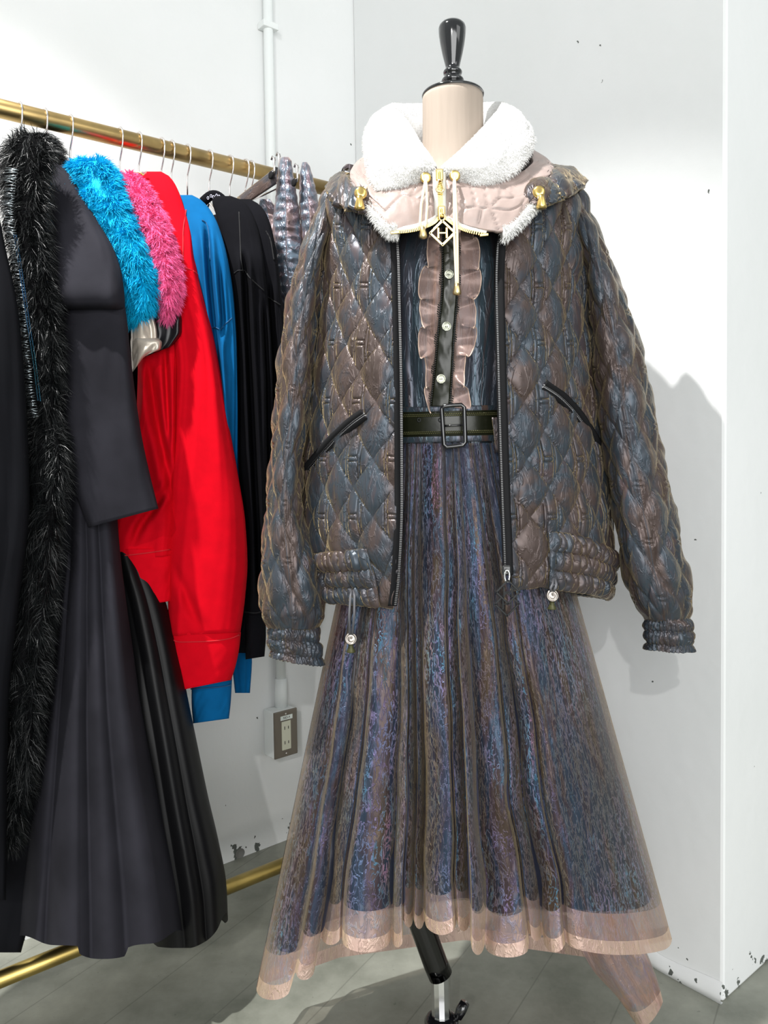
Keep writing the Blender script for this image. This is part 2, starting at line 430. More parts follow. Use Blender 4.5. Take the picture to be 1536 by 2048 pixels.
M_hem = irid('sheer_hem_band', [(.3, (.38, .23, .17)), (.45, (.44, .30, .27)), (.55, (.34, .27, .30)), (.7, (.56, .38, .27))], 14, 5, metal=.25, rough=.35, crinkle=.5, cscale=120, gold=.35, trans=.52, fil=.5, cdist=.002)
M_edge = irid('sheer_hem_edge', [(.3, (.50, .33, .29)), (.7, (.62, .45, .37))], 20, 6, metal=.2, rough=.35, crinkle=.5, cscale=80, gold=.4, trans=.18)
M_lining = M('navy_lining', (.012, .015, .026), .42, var=.3, vscale=4, sheen=.15, sheen_tint=(.5, .5, .8))
M_ruffle = M('pink_organza', (.56, .38, .33), .35, .2, trans=.62, tcol=(.93, .85, .82), sheen=.4, sheen_tint=(1, .85, .7), bump=.3, bscale=60, bdist=.003)
M_trouser = irid('shot_satin_trousers', ST_T, 12, 8, metal=.5, rough=.3, crinkle=.4, cscale=50, gold=.3, gold_tint=(1, .7, .6))

# ------------------------------------------------------------------ room
U = np.array([.767, .642, 0.]); U /= np.linalg.norm(U)       # along the left wall and the rack
NRM = np.array([U[1], -U[0], 0.])                            # out of the left wall, towards the room
W0 = np.array([-.396, 1.98, 0.])                             # point on the left wall's foot
C0 = np.array([.614, 1.44, 0.])                              # foot of the outer corner on the right
Vd = np.array([-U[1], U[0], 0.])                             # along the right wall, away
s_in = float(np.dot(C0 - W0, U))
CI = W0 + U * s_in                                           # inner corner
H = 3.2
def slab(name, a, b, back, z0, z1, mat, kind='structure', bevel=0):
    """wall panel from a to b with thickness vector back"""
    a, b, back = map(np.asarray, (a, b, back))
    c = (a + b) / 2 + back / 2 + np.array([0, 0, (z0 + z1) / 2])
    return box_obj(name, c, (b - a) / 2, back / 2, (0, 0, (z1 - z0) / 2), mat, None, bevel, kind)
fl = box_obj('floor', (0, 1.0, -.05), (4, 0, 0), (0, 4.5, 0), (0, 0, .05), MF, None, 0, 'structure')
slab('wall_left', CI - U * 3.2, CI + U * .1, -NRM * .1, 0, H, MW)
# right wall is the side of a square column: two faces
pillar = np.array([C0, CI + Vd * .0, CI + Vd * .0 + U * 1.3, C0 + U * 1.3])
V, Fc = [], []
for z in (0, H):
    for p in (C0, CI, CI + U * 1.3, C0 + U * 1.3): V.append((p[0], p[1], z))
Fc = [[0, 1, 5, 4], [1, 2, 6, 5], [2, 3, 7, 6], [3, 0, 4, 7], [4, 5, 6, 7], [3, 2, 1, 0]]
wr = mesh_obj('wall_right', V, Fc, MW, None, False, None, 'structure')
md = wr.modifiers.new('bevel', 'BEVEL'); md.width = .006; md.segments = 2

# uneven paint drip along the foot of the right wall
def baseboard(name, a, b, out, h, t):
    a, b = np.asarray(a), np.asarray(b); n = 90
    rows = []
    for i in range(n):
        f = i / (n - 1); p = a + (b - a) * f
        hh = h * (.75 + .3 * vnoise(np.array(f * 9.), np.array(2.3))); tt = t * (1 + .35 * vnoise(np.array(f * 26.), np.array(7.7)))
        rows.append([p + out * 0.0005 + [0, 0, hh], p + out * tt * .6 + [0, 0, hh * .9], p + out * tt + [0, 0, hh * .4], p + out * tt * .9 + [0, 0, 0.0005], p + out * .0005 + [0, 0, 0.0005]])
    return grid(name, np.array(rows, float), MW, None, kind='structure')
baseboard('baseboard_right', C0 + Vd * .0, CI - Vd * .02, -U, .045, .008)

# conduit on the left wall, with the outlet box below it
def onwall(px, py, off=0.):
    """world point seen at a pixel on the left wall (standing off by off)"""
    o = np.array([0, 0, CAM_H]); d = P(px, py, 1.0) - o
    t = np.dot(W0 + NRM * off - o, NRM) / np.dot(d, NRM)
    return o + d * t
pc = onwall(561, 1330, .016)
cd = thing('conduit', 'white painted conduit pipe running down the left wall to the power outlet', 'pipe', (pc[0], pc[1], pc[2]))
top = onwall(561, 1360, .016)
tube('pipe', [(pc[0], pc[1], top[2]), (pc[0], pc[1], H - .01)], .0125, M_pipe, cd, 16)
for zz in (1.02, 2.1):
    box_obj('saddle_clip', (pc[0], pc[1], zz), U * .022, NRM * .0155, (0, 0, .008), M_pipe, cd, .002)
oc = onwall(570, 1466, .045)
ot = thing('power_outlet', 'surface mounted power outlet with bronze plate below the white conduit', 'outlet', oc)
ZU = np.array([0, 0, 1.])
oc = oc - NRM * .022
box_obj('back_box', oc - U * .002 + NRM * .0, U * .034, NRM * .0225, ZU * .060, M_pipe, ot, .003)
tube('pipe_connector', [(pc[0], pc[1], oc[2] + .058), (pc[0], pc[1], top[2] + .004)], [.017, .0155], M_pipe, ot, 16)
fc = oc + NRM * .0245
box_obj('cover_plate', fc, U * .035, NRM * .0025, ZU * .060, M_plate, ot, .0018, label='dark bronze metal cover plate')
rc = box_obj('receptacle', fc + NRM * .0032 - ZU * .004, U * .0135, NRM * .002, ZU * .037, M_recept, ot, .001, label='ivory double socket')
for dz in (.016, -.022):
    for du in (-.0055, .0055):
        box_obj('slot', fc + NRM * .0053 + U * du + ZU * dz, U * .0009, NRM * .0004, ZU * (.0042 if du < 0 else .0036), M_dark, rc)
for dz in (.0515, -.0515):
    lathe('screw', [(.0028, 0), (.0028, .001), (.0015, .0016)], fc + NRM * .0024 + ZU * dz, M_steel, ot, 12, NRM)
lb = box_obj('label_sticker', fc + NRM * .0028 + ZU * .0415 + U * .002, U * .018, NRM * .0004, ZU * .0055, M_labelw, ot, label='white sticker with black lettering')
def text_mesh(name, s, loc, size, right, up, out, mat, parent):
    cu = bpy.data.curves.new(name, 'FONT'); cu.body = s; cu.size = size; cu.align_x = 'CENTER'; cu.align_y = 'CENTER'; cu.extrude = .0001
    o = bpy.data.objects.new(name, cu); COL.objects.link(o)
    R = Matrix((Vector(right), Vector(up), Vector(out))).transposed().to_4x4()
    dg = bpy.context.evaluated_depsgraph_get()
    me = bpy.data.meshes.new_from_object(o.evaluated_get(dg))
    me.transform(Matrix.Translation(Vector(loc)) @ R)
    bpy.data.objects.remove(o); me.materials.clear(); me.materials.append(mat)
    n = bpy.data.objects.new(name, me); link(n, parent)
    return n
text_mesh('lettering', 'NO-4', fc + NRM * .0034 + ZU * .0415 + U * .002, .0085, U, ZU, NRM, M_dark, lb)
hp = onwall(480, 1707, .0)
hl = lathe('wall_plug', [(.013, 0), (.013, .0015), (.0115, .002), (.0105, .0012), (.0, .0012)], hp - NRM * .0002, M('plug_grey', (.16, .16, .15), .6), None, 24, NRM)
hl['label'] = 'small round grey plug in the foot of the left wall by the floor'; hl['category'] = 'wall plug'

# ------------------------------------------------------------------ garment rack
RB = np.array([-.687, 1.431, 0.]); ZR = 1.645
def rail(s, z=ZR, w=0.): return RB + U * s + NRM * w + np.array([0, 0, z])
_d0 = P(0, 222, 1.0) - [0, 0, CAM_H]
ZR = CAM_H + _d0[2] * 1.431
rk = thing('garment_rack', 'long brass clothes rail standing in front of the left wall', 'clothes rack', rail(.3, 0))
S0, S1 = -.55, .93
tube('hanging_bar', [rail(S0), rail(S1)], .0165, M_brass, rk, 28, label='thick brass hanging bar')
tube('floor_bar', [rail(S0, .082), rail(S1, .082)], .0155, M_brass_dull, rk, 28, label='brass lower bar near the floor')
for s in (S0, S1):
    tube('post', [rail(s, .008), rail(s, ZR + .0)], .0165, M_brass, rk, 24)
    tube('foot', [rail(s, .016, -.20), rail(s, .016, .26)], .0155, M_brass_dull, rk, 20)

def s_at(px):
    """position along the hanging bar seen at picture column px"""
    lo, hi = -.5, .95
    for _ in range(50):
        mid = (lo + hi) / 2; p = rail(mid)
        c = CR.T @ (p - [0, 0, CAM_H]); x = CX + F * c[0] / -c[2]
        if x < px: lo = mid
        else: hi = mid
    return (lo + hi) / 2

def make_hanger():
    t = thing('coat_hanger', '', 'hanger', rail(0) * [1, 1, 0] + [0, 0, ZR], 'hangers on the brass rail')
    b = rail(0); pth = []
    r = .0192
    for k in range(15):
        a = math.radians(-38 + k * (218 / 14))
        pth.append(b + NRM * -r * math.cos(a) + ZU * r * math.sin(a))
    pth = [b + NRM * (r * math.cos(math.radians(205 - k * 15))) * 1 + ZU * r * math.sin(math.radians(205 - k * 15)) for k in range(15)]
    pth += [b + NRM * .0175 + ZU * -.014, b + NRM * .010 + ZU * -.03, b + NRM * .002 + ZU * -.043, b + ZU * -.052, b + ZU * -.092]
    tube('hook', pth, .0017, M_steel, t, 8)
    ar = [b + NRM * x + ZU * (-.088 - .9 * abs(x)) for x in np.linspace(-.06, .06, 13)]
    tube('shoulder_bar', ar, .003, M_steel, t, 8)
    return t
h0 = make_hanger()
def copy_thing(root, delta, label):
    c = root.copy(); COL.objects.link(c); c.location = Vector(root.location) + Vector(delta); c['label'] = label
    for ch in root.children:
        k = ch.copy(); COL.objects.link(k); k.parent = c
        for g in ch.children:
            q = g.copy(); COL.objects.link(q); q.parent = k
    return c
hook_px = [38, 88, 139, 238, 276, 321, 341, 373, 417, 458]
hl_lab = ['wire hanger nearest the left picture edge, carrying the long dark coat', 'wire hanger carrying the black fur collar coat',
          'wire hanger with a long bent stem beside the charcoal dress', 'wire hanger standing over the turquoise fur collar',
          'wire hanger standing over the pink fur collar', 'wire hanger of the red sweatshirt that hangs behind',
          'wire hanger of the front red sweatshirt', 'wire hanger of the blue sweatshirt',
          'wire hanger of the first black sweatshirt', 'wire hanger of the second black sweatshirt']
HS = [s_at(x) for x in hook_px]
for k, s in enumerate(HS):
    if k == 0:
        h0.location = Vector(h0.location) + Vector(U * s); h0['label'] = hl_lab[0]
    else:
        copy_thing(h0, U * (s - HS[0]), hl_lab[k])

# ------------------------------------------------------------------ cloth tubes from surveyed outlines
def rows_interp(rows, n):
    r = np.array(rows, float); y = np.linspace(r[0, 0], r[-1, 0], n)
    return [y] + [pchip(y, r[:, 0], r[:, k]) for k in range(1, r.shape[1])]

SURF = []
def cloth_tube(name, rows, mat, parent, n=70, m=56, fold=0., ff=6., seed=0, slant=0., kind=None, label=None, cap1=True, cap0=True, pw=.8, uvs=1.0, solid=0, hem=None, twist=0., creases=()):
    """closed garment limb; rows = (y, left, right, distance, half depth)"""
    y, xl, xr, dc, dr = rows_interp(rows, n)
    be = np.linspace(0, 2 * PI, m, endpoint=False)
    sb, cb = np.sin(be), np.cos(be)
    sx = np.sign(sb) * np.abs(sb) ** pw; cx = np.sign(cb) * np.abs(cb) ** pw
    px = ((xl + xr) / 2)[:, None] + ((xr - xl) / 2)[:, None] * sx[None]
    py = np.repeat(y[:, None], m, 1) + slant * sx[None] * np.linspace(0, 1, n)[:, None] ** 3
    if hem is not None:
        py = py + hem(sx)[None] * np.linspace(0, 1, n)[:, None] ** 4
    f = np.linspace(0, 1, n)[:, None]
    dep = dc[:, None] - dr[:, None] * cx[None]
    if fold:
        ramp = np.clip(f * 3, .1, 1)
        dep = dep - fold * ramp * (.6 * np.sin(be[None] * ff + 2.5 * f * twist + seed) * (np.cos(be)[None] * .5 + .5)
                                   + .8 * fbm(np.cos(be)[None] * 1.6 + seed * 3.1 + f * .6, np.sin(be)[None] * 1.6 + f * 2.2 + seed, 3))
    for cr in creases:                      # sunk creases: (path of picture points, half width px, depth m)
        cp_, w_, d_ = cr
        c_ = np.array(cp_, float)
        cx_ = np.interp(py, c_[:, 1], c_[:, 0])
        on = np.clip((py - c_[0, 1]) / 40, 0, 1) * np.clip((c_[-1, 1] - py) / 40, 0, 1)
        q_ = (px - cx_) / w_
        dep = dep + (d_ * np.exp(-q_ ** 2) - .35 * d_ * np.exp(-((np.abs(q_) - 2.2) / 1.1) ** 2)) * on * np.clip(np.cos(be)[None] * 3, 0, 1)
    pts = P(px, py, dep)
    fm = np.broadcast_to(np.cos(be)[None] > -.05, px.shape)
    SURF.append((px[fm], py[fm], dep[fm], parent.name))
    uv = np.stack([np.repeat((be * .03)[None], n, 0) * uvs, np.repeat(y[:, None], m, 1) / 1300. * uvs], -1)
    return grid(name, pts, mat, parent, True, uv, solid, kind, label, cap0, cap1), pts

def fur(name, pts, mat, parent, count, length, width, seed=0, clump=.5, down=.6, wrap=True, lift=.7, kind='stuff', label=None, vmin=0., vmax=1.):
    """strands of fur standing on a grid surface, two-segment blades, joined"""
    r = np.random.default_rng(seed)
    n, m = pts.shape[:2]
    nr = normals(pts, wrap)
    cen = pts.mean(1, keepdims=True)
    if np.sum((pts - cen) * nr) < 0: nr = -nr
    tg = np.gradient(pts, axis=0); tg /= (np.linalg.norm(tg, axis=-1, keepdims=True) + 1e-9)
    i = (r.random(count) * (vmax - vmin) + vmin) * (n - 1.001); j = r.random(count) * (m if wrap else m - 1.001)
    i0 = i.astype(int); j0 = j.astype(int); fi = (i - i0)[:, None]; fj = (j - j0)[:, None]
    i1 = np.minimum(i0 + 1, n - 1); j1 = (j0 + 1) % m
    def smp(a): return a[i0, j0] * (1 - fi) * (1 - fj) + a[i1, j0] * fi * (1 - fj) + a[i0, j1] * (1 - fi) * fj + a[i1, j1] * fi * fj
    p, nn, tt = smp(pts), smp(nr), smp(tg)
    # clumps: strands of one patch lean together
    ci = (i / n * 37).astype(int) * 61 + (j / m * 23).astype(int)
    cr = np.random.default_rng(seed + 1).normal(size=(61 * 40 + 61, 3))
    d = nn * lift + tt * down + cr[ci] * clump * .5 + r.normal(size=(count, 3)) * .22
    d /= np.linalg.norm(d, axis=1, keepdims=True)
    L = length * (.55 + .6 * r.random(count))[:, None]
    sd = np.cross(d, r.normal(size=(count, 3))); sd /= np.linalg.norm(sd, axis=1, keepdims=True)
    w = width * (.6 + .8 * r.random(count))[:, None]
    mid = p + d * L * .55; end = p + d * L + np.array([0, 0, -1.]) * L * .28 + r.normal(size=(count, 3)) * .08 * L
    V = np.stack([p - sd * w, p + sd * w, mid - sd * w * .8, mid + sd * w * .8, end], 1).reshape(-1, 3)
    b = np.arange(count) * 5
    me = bpy.data.meshes.new(name)
    quads = np.stack([b, b + 1, b + 3, b + 2], 1); tris = np.stack([b + 2, b + 3, b + 4], 1)
    me.vertices.add(len(V)); me.vertices.foreach_set('co', V.ravel())
    lv = np.concatenate([quads.ravel(), tris.ravel()])
    me.loops.add(len(lv)); me.loops.foreach_set('vertex_index', lv.astype(np.int32))
    me.polygons.add(2 * count)
    ls = np.concatenate([np.arange(count) * 4, 4 * count + np.arange(count) * 3])
    me.polygons.foreach_set('loop_start', ls.astype(np.int32))
    me.update(calc_edges=True); me.validate()
    me.materials.append(mat)
    o = bpy.data.objects.new(name, me); link(o, parent)
    if kind: o['kind'] = kind
    if label: o['label'] = label
    return o

def body_slab(name, s, rows, mat, parent, n=44, m=48, fold=.004, seed=0, ff=7):
    """garment trunk hanging square to the rail; rows = (z, half width, half thickness, shift along w)"""
    r = np.array(rows, float); z = np.linspace(r[0, 0], r[-1, 0], n)
    rr = r[::-1]
    hw, th, sh = [pchip(z, rr[:, 0], rr[:, k]) for k in (1, 2, 3)]
    a = np.linspace(0, 2 * PI, m, endpoint=False)
    w = sh[:, None] + hw[:, None] * np.cos(a)[None]
    u = th[:, None] * np.sign(np.sin(a)) * np.abs(np.sin(a)) ** .7
    f = np.linspace(0, 1, n)[:, None]
    u = u + fold * np.clip(f * 2, 0, 1) * np.sin(a * ff + seed + 2 * f) * np.abs(np.sin(a))
    pts = RB + U * s + NRM * w[..., None] + U * u[..., None] + np.array([0, 0, 1.]) * z[:, None, None]
    return grid(name, pts, mat, parent, True, None, 0, None, None, True, True), pts

def YS(k, w=.17): return float(rail(HS[k], 0, w)[1])          # distance of the near shoulder of garment k
def seam(name, pxs, mat, parent, r=.0012, label=None):
    """stitched seam: follows the cloth of its own garment"""
    p = np.array(pxs, float); t = np.linspace(0, 1, 26); tk = np.linspace(0, 1, len(p))
    x, y = pchip(t, tk, p[:, 0]), pchip(t, tk, p[:, 1])
    d = []
    for a, b in zip(x, y):
        best = 9e9
        for sx, sy, sd, nm in SURF:
            if nm != parent.name: continue
            q = (sx - a) ** 2 + (sy - b) ** 2
            k = np.argsort(q)[:3]
            if q[k[0]] < 90: best = min(best, sd[k].mean())
        d.append(best)
    d = np.array(d); ok = d < 9e8
    if ok.sum() < 3: return None
    d = np.interp(np.arange(len(d)), np.where(ok)[0], d[ok])
    d = np.convolve(np.pad(d, 1, mode='edge'), [.25, .5, .25], 'valid')
    return tube(name, [pv(a, b, c - .0006) for a, b, c in zip(x, y, d)], r, mat, parent, 6, label=label)

print('YS', [round(YS(k), 3) for k in range(10)], [round(s, 3) for s in HS])
GL = 'garments hanging on the brass rail'

# 0 dark coat at the left edge
y0 = YS(0)
g = thing('long_coat', 'very dark long coat cut by the left picture edge, nearest garment on the rail', 'coat', rail(HS[0], 0) + [0, 0, .3], GL)
cloth_tube('coat_body', [(330, -120, -20, y0 - .03, .02), (480, -150, 8, y0 - .05, .035), (620, -160, 36, y0 - .05, .045), (800, -170, 52, y0 - .05, .05), (1000, -180, 60, y0 - .05, .05),
                    (1200, -180, 40, y0 - .05, .05), (1400, -180, 18, y0 - .05, .05), (1600, -180, 14, y0 - .05, .05), (1800, -180, 12, y0 - .05, .05)], M_char2, g, fold=.012, seed=1)
# 1 black fur collar coat
y1 = YS(1) - .01; y2 = YS(2)
g = thing('fur_collar_coat', 'black coat with a long shaggy black fur collar edged in dark tinsel and beads', 'coat', rail(HS[1], 0) + [0, 0, .3], GL)
cloth_tube('coat_body', [(420, 40, 95, y1 + .06, .02), (560, 30, 150, y1 + .06, .03), (800, 20, 170, y1 + .06, .03), (1100, 0, 190, y1 + .06, .03), (1500, -30, 150, y1 + .06, .03), (1905, -60, 42, y1 + .06, .03)],
           M_char2, g, fold=.008, seed=2)
fr = [(266, 50, 88, y1, .008), (280, 24, 96, y1, .028), (310, 14, 98, y1, .038), (360, 12, 92, y1, .042), (420, 18, 88, y1 - .005, .045), (500, 30, 92, y1 - .01, .042), (600, 46, 104, y1 - .01, .040), (700, 55, 114, y1 - .01, .040),
      (800, 56, 112, y1 - .012, .034), (835, 66, 108, y1 - .012, .030), (900, 48, 128, y1 - .012, .038), (1000, 32, 120, y1 - .012, .042), (1100, 22, 110, y1 - .012, .042), (1250, 6, 96, y1 - .012, .042),
      (1400, -4, 78, y1 - .012, .040), (1550, 0, 60, y1 - .012, .030), (1690, 8, 28, y1 - .012, .010)]
fc_, fpts = cloth_tube('fur_collar', fr, M_bskin, g, n=90, m=40, fold=.006, seed=3)
fur('collar_fur', fpts, M_bfur, g, 46000, .026, .00042, 11, .8, .55)
# second lobe of the collar behind the neck
f2, f2p = cloth_tube('back_collar', [(282, 92, 104, y2 + .125, .008), (300, 84, 120, y2 + .125, .024), (340, 82, 126, y2 + .125, .026), (400, 84, 122, y2 + .125, .024), (460, 92, 112, y2 + .125, .01)], M_bskin, g, n=30, m=30)
fur('back_collar_fur', f2p, M_bfur, g, 9000, .020, .00040, 12, .8, .4)
V, Fc = [], []
tin = [(28, 340), (20, 420), (32, 500), (46, 600), (52, 700), (62, 790), (70, 835)]
ty = np.linspace(340, 835, 190)
tx = pchip(ty, [p[1] for p in tin], [p[0] for p in tin])
for k in range(0, 190, 2):
    for q in range(2):
        a = pv(tx[k] + 8, ty[k], y1 - .055); b = pv(tx[k] - 12 + random.uniform(-8, 3), ty[k] + random.uniform(-7, 7), y1 - .05 + random.uniform(-.006, .004))
        tube('', [a, (a + b) / 2 + Vector((0, -.002, 0)), b], [.0006, .0007, .0003], None, None, 4, add=(V, Fc))
mesh_obj('tinsel_fringe', V, Fc, M_bead, g, True, None, 'stuff', 'silvery black tinsel fringe')
V, Fc = [], []
by = np.linspace(470, 800, 120); bx = pchip(by, [470, 560, 650, 720, 800], [28, 42, 55, 66, 76])
for k in range(120):
    for q in range(2):
        c = pv(bx[k] + q * 5, by[k] + q * 1.5, y1 - .058)
        tube('', [c - Vector((0, 0, .0012)), c, c + Vector((0, 0, .0012))], [.0006, .0013, .0006], None, None, 5, add=(V, Fc))
mesh_obj('bead_string', V, Fc, M_gbead, g, True, None, 'stuff', 'string of green and blue beads')

# 2 charcoal dress
y2 = YS(2)
g = thing('charcoal_dress', 'charcoal grey wool dress with wide elbow sleeve and long flared skirt', 'dress', rail(HS[2], 0) + [0, 0, .1], GL)
cloth_tube('cape_shoulder', [(318, 92, 100, y2 + .07, .004), (328, 89, 116, y2 + .065, .012), (350, 88, 140, y2 + .055, .018), (400, 88, 170, y2 + .035, .026), (450, 87, 200, y2 + .015, .034), (500, 86, 228, y2, .042), (550, 90, 244, y2 - .008, .052),
                             (590, 98, 249, y2 - .012, .060), (606, 106, 250, y2 - .010, .058), (618, 118, 249, y2 - .002, .046)], M_char, g, n=60, m=64, fold=.005, seed=4, cap1=True)
cloth_tube('sleeve', [(585, 136, 246, y2 + .0, .030), (640, 126, 254, y2 - .002, .036), (700, 121, 260, y2 - .004, .040), (800, 122, 272, y2 - .004, .042), (880, 128, 284, y2 - .004, .043), (960, 145, 300, y2 - .004, .043), (1036, 176, 317, y2 - .004, .042)],
           M_char, g, n=70, m=64, fold=.006, seed=5.3, slant=-19, ff=3)
sk = [(620, 100, 200, y2 + .06, .03), (800, 112, 215, y2 + .06, .045), (1000, 122, 232, y2 + .055, .055), (1100, 122, 240, y2 + .05, .06), (1200, 112, 252, y2 + .045, .07), (1300, 102, 266, y2 + .04, .08), (1400, 90, 280, y2 + .035, .09), (1500, 78, 298, y2 + .03, .10),
      (1600, 66, 318, y2 + .025, .11), (1700, 54, 338, y2 + .02, .12), (1800, 44, 356, y2 + .015, .125), (1878, 38, 366, y2 + .01, .13)]
def flare(name, rows, mat, parent, bounds, n=90, m=260, amp=.03, hemf=None, seed=0):
    """long flared skirt with deep lengthwise folds at given fractions of its width"""
    y, xl, xr, dc, dr = rows_interp(rows, n)
    be = np.linspace(0, 2 * PI, m, endpoint=False)
    sx = np.sin(be); cx = np.cos(be)
    f = np.linspace(0, 1, n)[:, None]
    fr_ = (sx + 1) / 2
    B = np.asarray(bounds, float)
    k = np.clip(np.searchsorted(B, fr_, side='right') - 1, 0, len(B) - 2)
    t = np.clip((fr_ - B[k]) / (B[k + 1] - B[k]), 0, 1)
    prof = np.sin(PI * t) ** 1.0
    jit = np.array([.8, 1.1, .7, 1.2, .9, 1.0, .75, 1.15])[k % 8]
    front = np.clip(cx * 1.5, 0, 1)
    px = ((xl + xr) / 2)[:, None] + ((xr - xl) / 2)[:, None] * sx[None]
    py = np.repeat(y[:, None], m, 1)
    if hemf is not None: py = py + hemf(fr_, cx)[None] * f ** 3
    dep = dc[:, None] - dr[:, None] * cx[None] - amp * f ** .8 * (prof * jit * front)[None] + .003 * fbm(fr_[None] * 3 + f, f * 3 + seed, 2)
    pts = P(px, py, dep)
    uv = np.stack([np.repeat((be * .05)[None], n, 0), py / 1300.], -1)
    return grid(name, pts, mat, parent, True, uv, 0, None, None, True, False), pts
flare('skirt', sk, M_char, g, [0, .16, .44, .66, 1.0], amp=.03,
      hemf=lambda fr_, c: pchip(fr_, [0, .2, .36, .37, .5, .65, .66, .85, 1], [-15, 12, 14, 30, 40, 34, 18, 6, -36]) * np.clip(c + .3, 0, 1) - 30 * np.clip(-c, 0, 1))
cloth_tube('bodice', [(330, 96, 128, y2 + .10, .01), (420, 100, 160, y2 + .10, .02), (560, 104, 200, y2 + .09, .03), (640, 104, 205, y2 + .08, .03)], M_char, g, n=20, m=30)

# 3 champagne jacket with turquoise fur collar
y3 = YS(3)
g = thing('turquoise_fur_jacket', 'champagne satin jacket with a fluffy turquoise fur collar', 'jacket', rail(HS[3], 0) + [0, 0, .8], GL)
tr = [(322, 168, 196, y3 + .03, .006), (332, 146, 214, y3 + .025, .026), (355, 140, 230, y3 + .02, .036), (400, 144, 247, y3 + .01, .044), (440, 164, 264, y3, .046), (480, 192, 280, y3 - .005, .046), (520, 220, 293, y3 - .008, .044), (560, 240, 304, y3 - .01, .040),
      (590, 252, 305, y3 - .01, .036), (615, 258, 296, y3 - .01, .028), (640, 264, 278, y3 - .01, .006)]
_, tp = cloth_tube('fur_collar', tr, M_tfur, g, n=60, m=48, fold=.010, seed=6, ff=5)
fur('collar_fur', tp, M_tfur, g, 42000, .020, .0007, 21, 1.1, .55)
body_slab('jacket_body', HS[3], [(1.53, .04, .015, -.03), (1.47, .07, .02, -.06), (1.38, .09, .022, -.08), (1.1, .09, .022, -.09), (.86, .09, .022, -.09)], M_champ, g, seed=1)
cloth_tube('sleeve', [(560, 250, 296, y3 + .012, .02), (620, 258, 304, y3 + .008, .022), (660, 262, 314, y3 + .006, .022), (690, 262, 316, y3 + .006, .022)], M_champ, g, n=30, m=40, fold=.008, seed=8)
cloth_tube('turned_cuff', [(676, 262, 316, y3 + .005, .026), (684, 261, 324, y3 + .004, .029), (700, 262, 322, y3 + .004, .028), (724, 264, 296, y3 + .005, .024)], M_champ, g, n=20, m=40, fold=.004, seed=9, slant=-22)

# 4 black satin long coat with pink fur collar
y4 = YS(4)
g = thing('pink_fur_coat', 'long black satin coat with a fluffy pink fur collar', 'coat', rail(HS[4], 0) + [0, 0, .1], GL)
pr = [(348, 244, 256, y4 + .035, .006), (358, 238, 272, y4 + .03, .024), (385, 240, 298, y4 + .02, .034), (420, 254, 318, y4 + .01, .038), (460, 272, 334, y4 + .0, .040), (500, 284, 345, y4 - .006, .040), (540, 296, 357, y4 - .01, .038), (575, 304, 361, y4 - .01, .036),
      (605, 318, 352, y4 - .012, .024), (636, 329, 341, y4 - .012, .006)]
_, pp = cloth_tube('fur_collar', pr, M_pfur, g, n=60, m=48, fold=.009, seed=7, ff=5)
fur('collar_fur', pp, M_pfur, g, 38000, .016, .0007, 31, 1.1, .5)
cloth_tube('sleeve', [(560, 292, 344, y4 + .012, .022), (610, 298, 354, y4 + .01, .024), (645, 300, 364, y4 + .006, .026), (668, 298, 364, y4 + .006, .026), (704, 284, 344, y4 + .006, .024)], M_bsatin, g, n=40, m=40, fold=.010, seed=10, slant=-12)
body_slab('coat_body', HS[4], [(1.50, .05, .015, 0), (1.44, .08, .018, -.03), (1.35, .11, .02, -.05), (1.1, .11, .02, -.05), (.80, .11, .022, -.05)], M_bsatin, g, seed=2)
bk = [(980, 176, 262, y4 + .06, .03), (1100, 184, 290, y4 + .05, .045), (1200, 200, 330, y4 + .04, .055), (1300, 216, 356, y4 + .03, .065), (1400, 232, 376, y4 + .02, .075), (1500, 248, 396, y4 + .015, .085), (1600, 262, 416, y4 + .01, .09), (1700, 276, 438, y4 + .005, .095),
      (1790, 290, 453, y4 + .005, .10), (1862, 300, 456, y4 + .005, .10)]
flare('skirt', bk, M_bvelvet, g, [0, .45, .72, 1.], amp=.016, hemf=lambda fr_, c: pchip(fr_, [0, .3, .5, .7, .85, 1], [30, 34, 34, 22, 0, -60]) * np.clip(c + .4, 0, 1) - 40 * np.clip(-c, 0, 1), seed=3)

tube('gold_piping', [pv(326, 1196, YS(5) + .03), pv(332, 1240, YS(5) + .03), pv(338, 1280, YS(5) + .03), pv(343, 1322, YS(5) + .03)], .0018, M('yellow_piping', (.62, .48, .08), .5), g, 8, label='thin yellow piping')
# sweatshirts
def sweatshirt(name, label, k, sleeve, mat, smat, seams, cuff, cat='sweatshirt', seed=0, body=None, fold=.008, shoulder_r=None, slant=-6, cuffslant=-6, m=64, ff=4, creases=()):
    g = thing(name, label, cat, rail(HS[k], 0) + [0, 0, .8], GL)
    cloth_tube('sleeve', sleeve, mat, g, m=m, fold=fold, seed=seed, slant=slant, ff=ff, n=110, creases=creases)
    if cuff: cloth_tube('cuff', cuff, mat, g, n=24, m=m, fold=.003, seed=seed + 1, slant=cuffslant, ff=ff)
    for i, sm in enumerate(seams): seam('seam', sm, smat, g, .0013)
    body_slab('body', HS[k], body or [(1.52, .05, .014, 0), (1.49, .08, .015, -.02), (1.43, .11, .016, -.05), (1.3, .13, .016, -.06), (1.0, .13, .016, -.06), (.92, .12, .015, -.06)], mat, g, seed=seed)
    return g
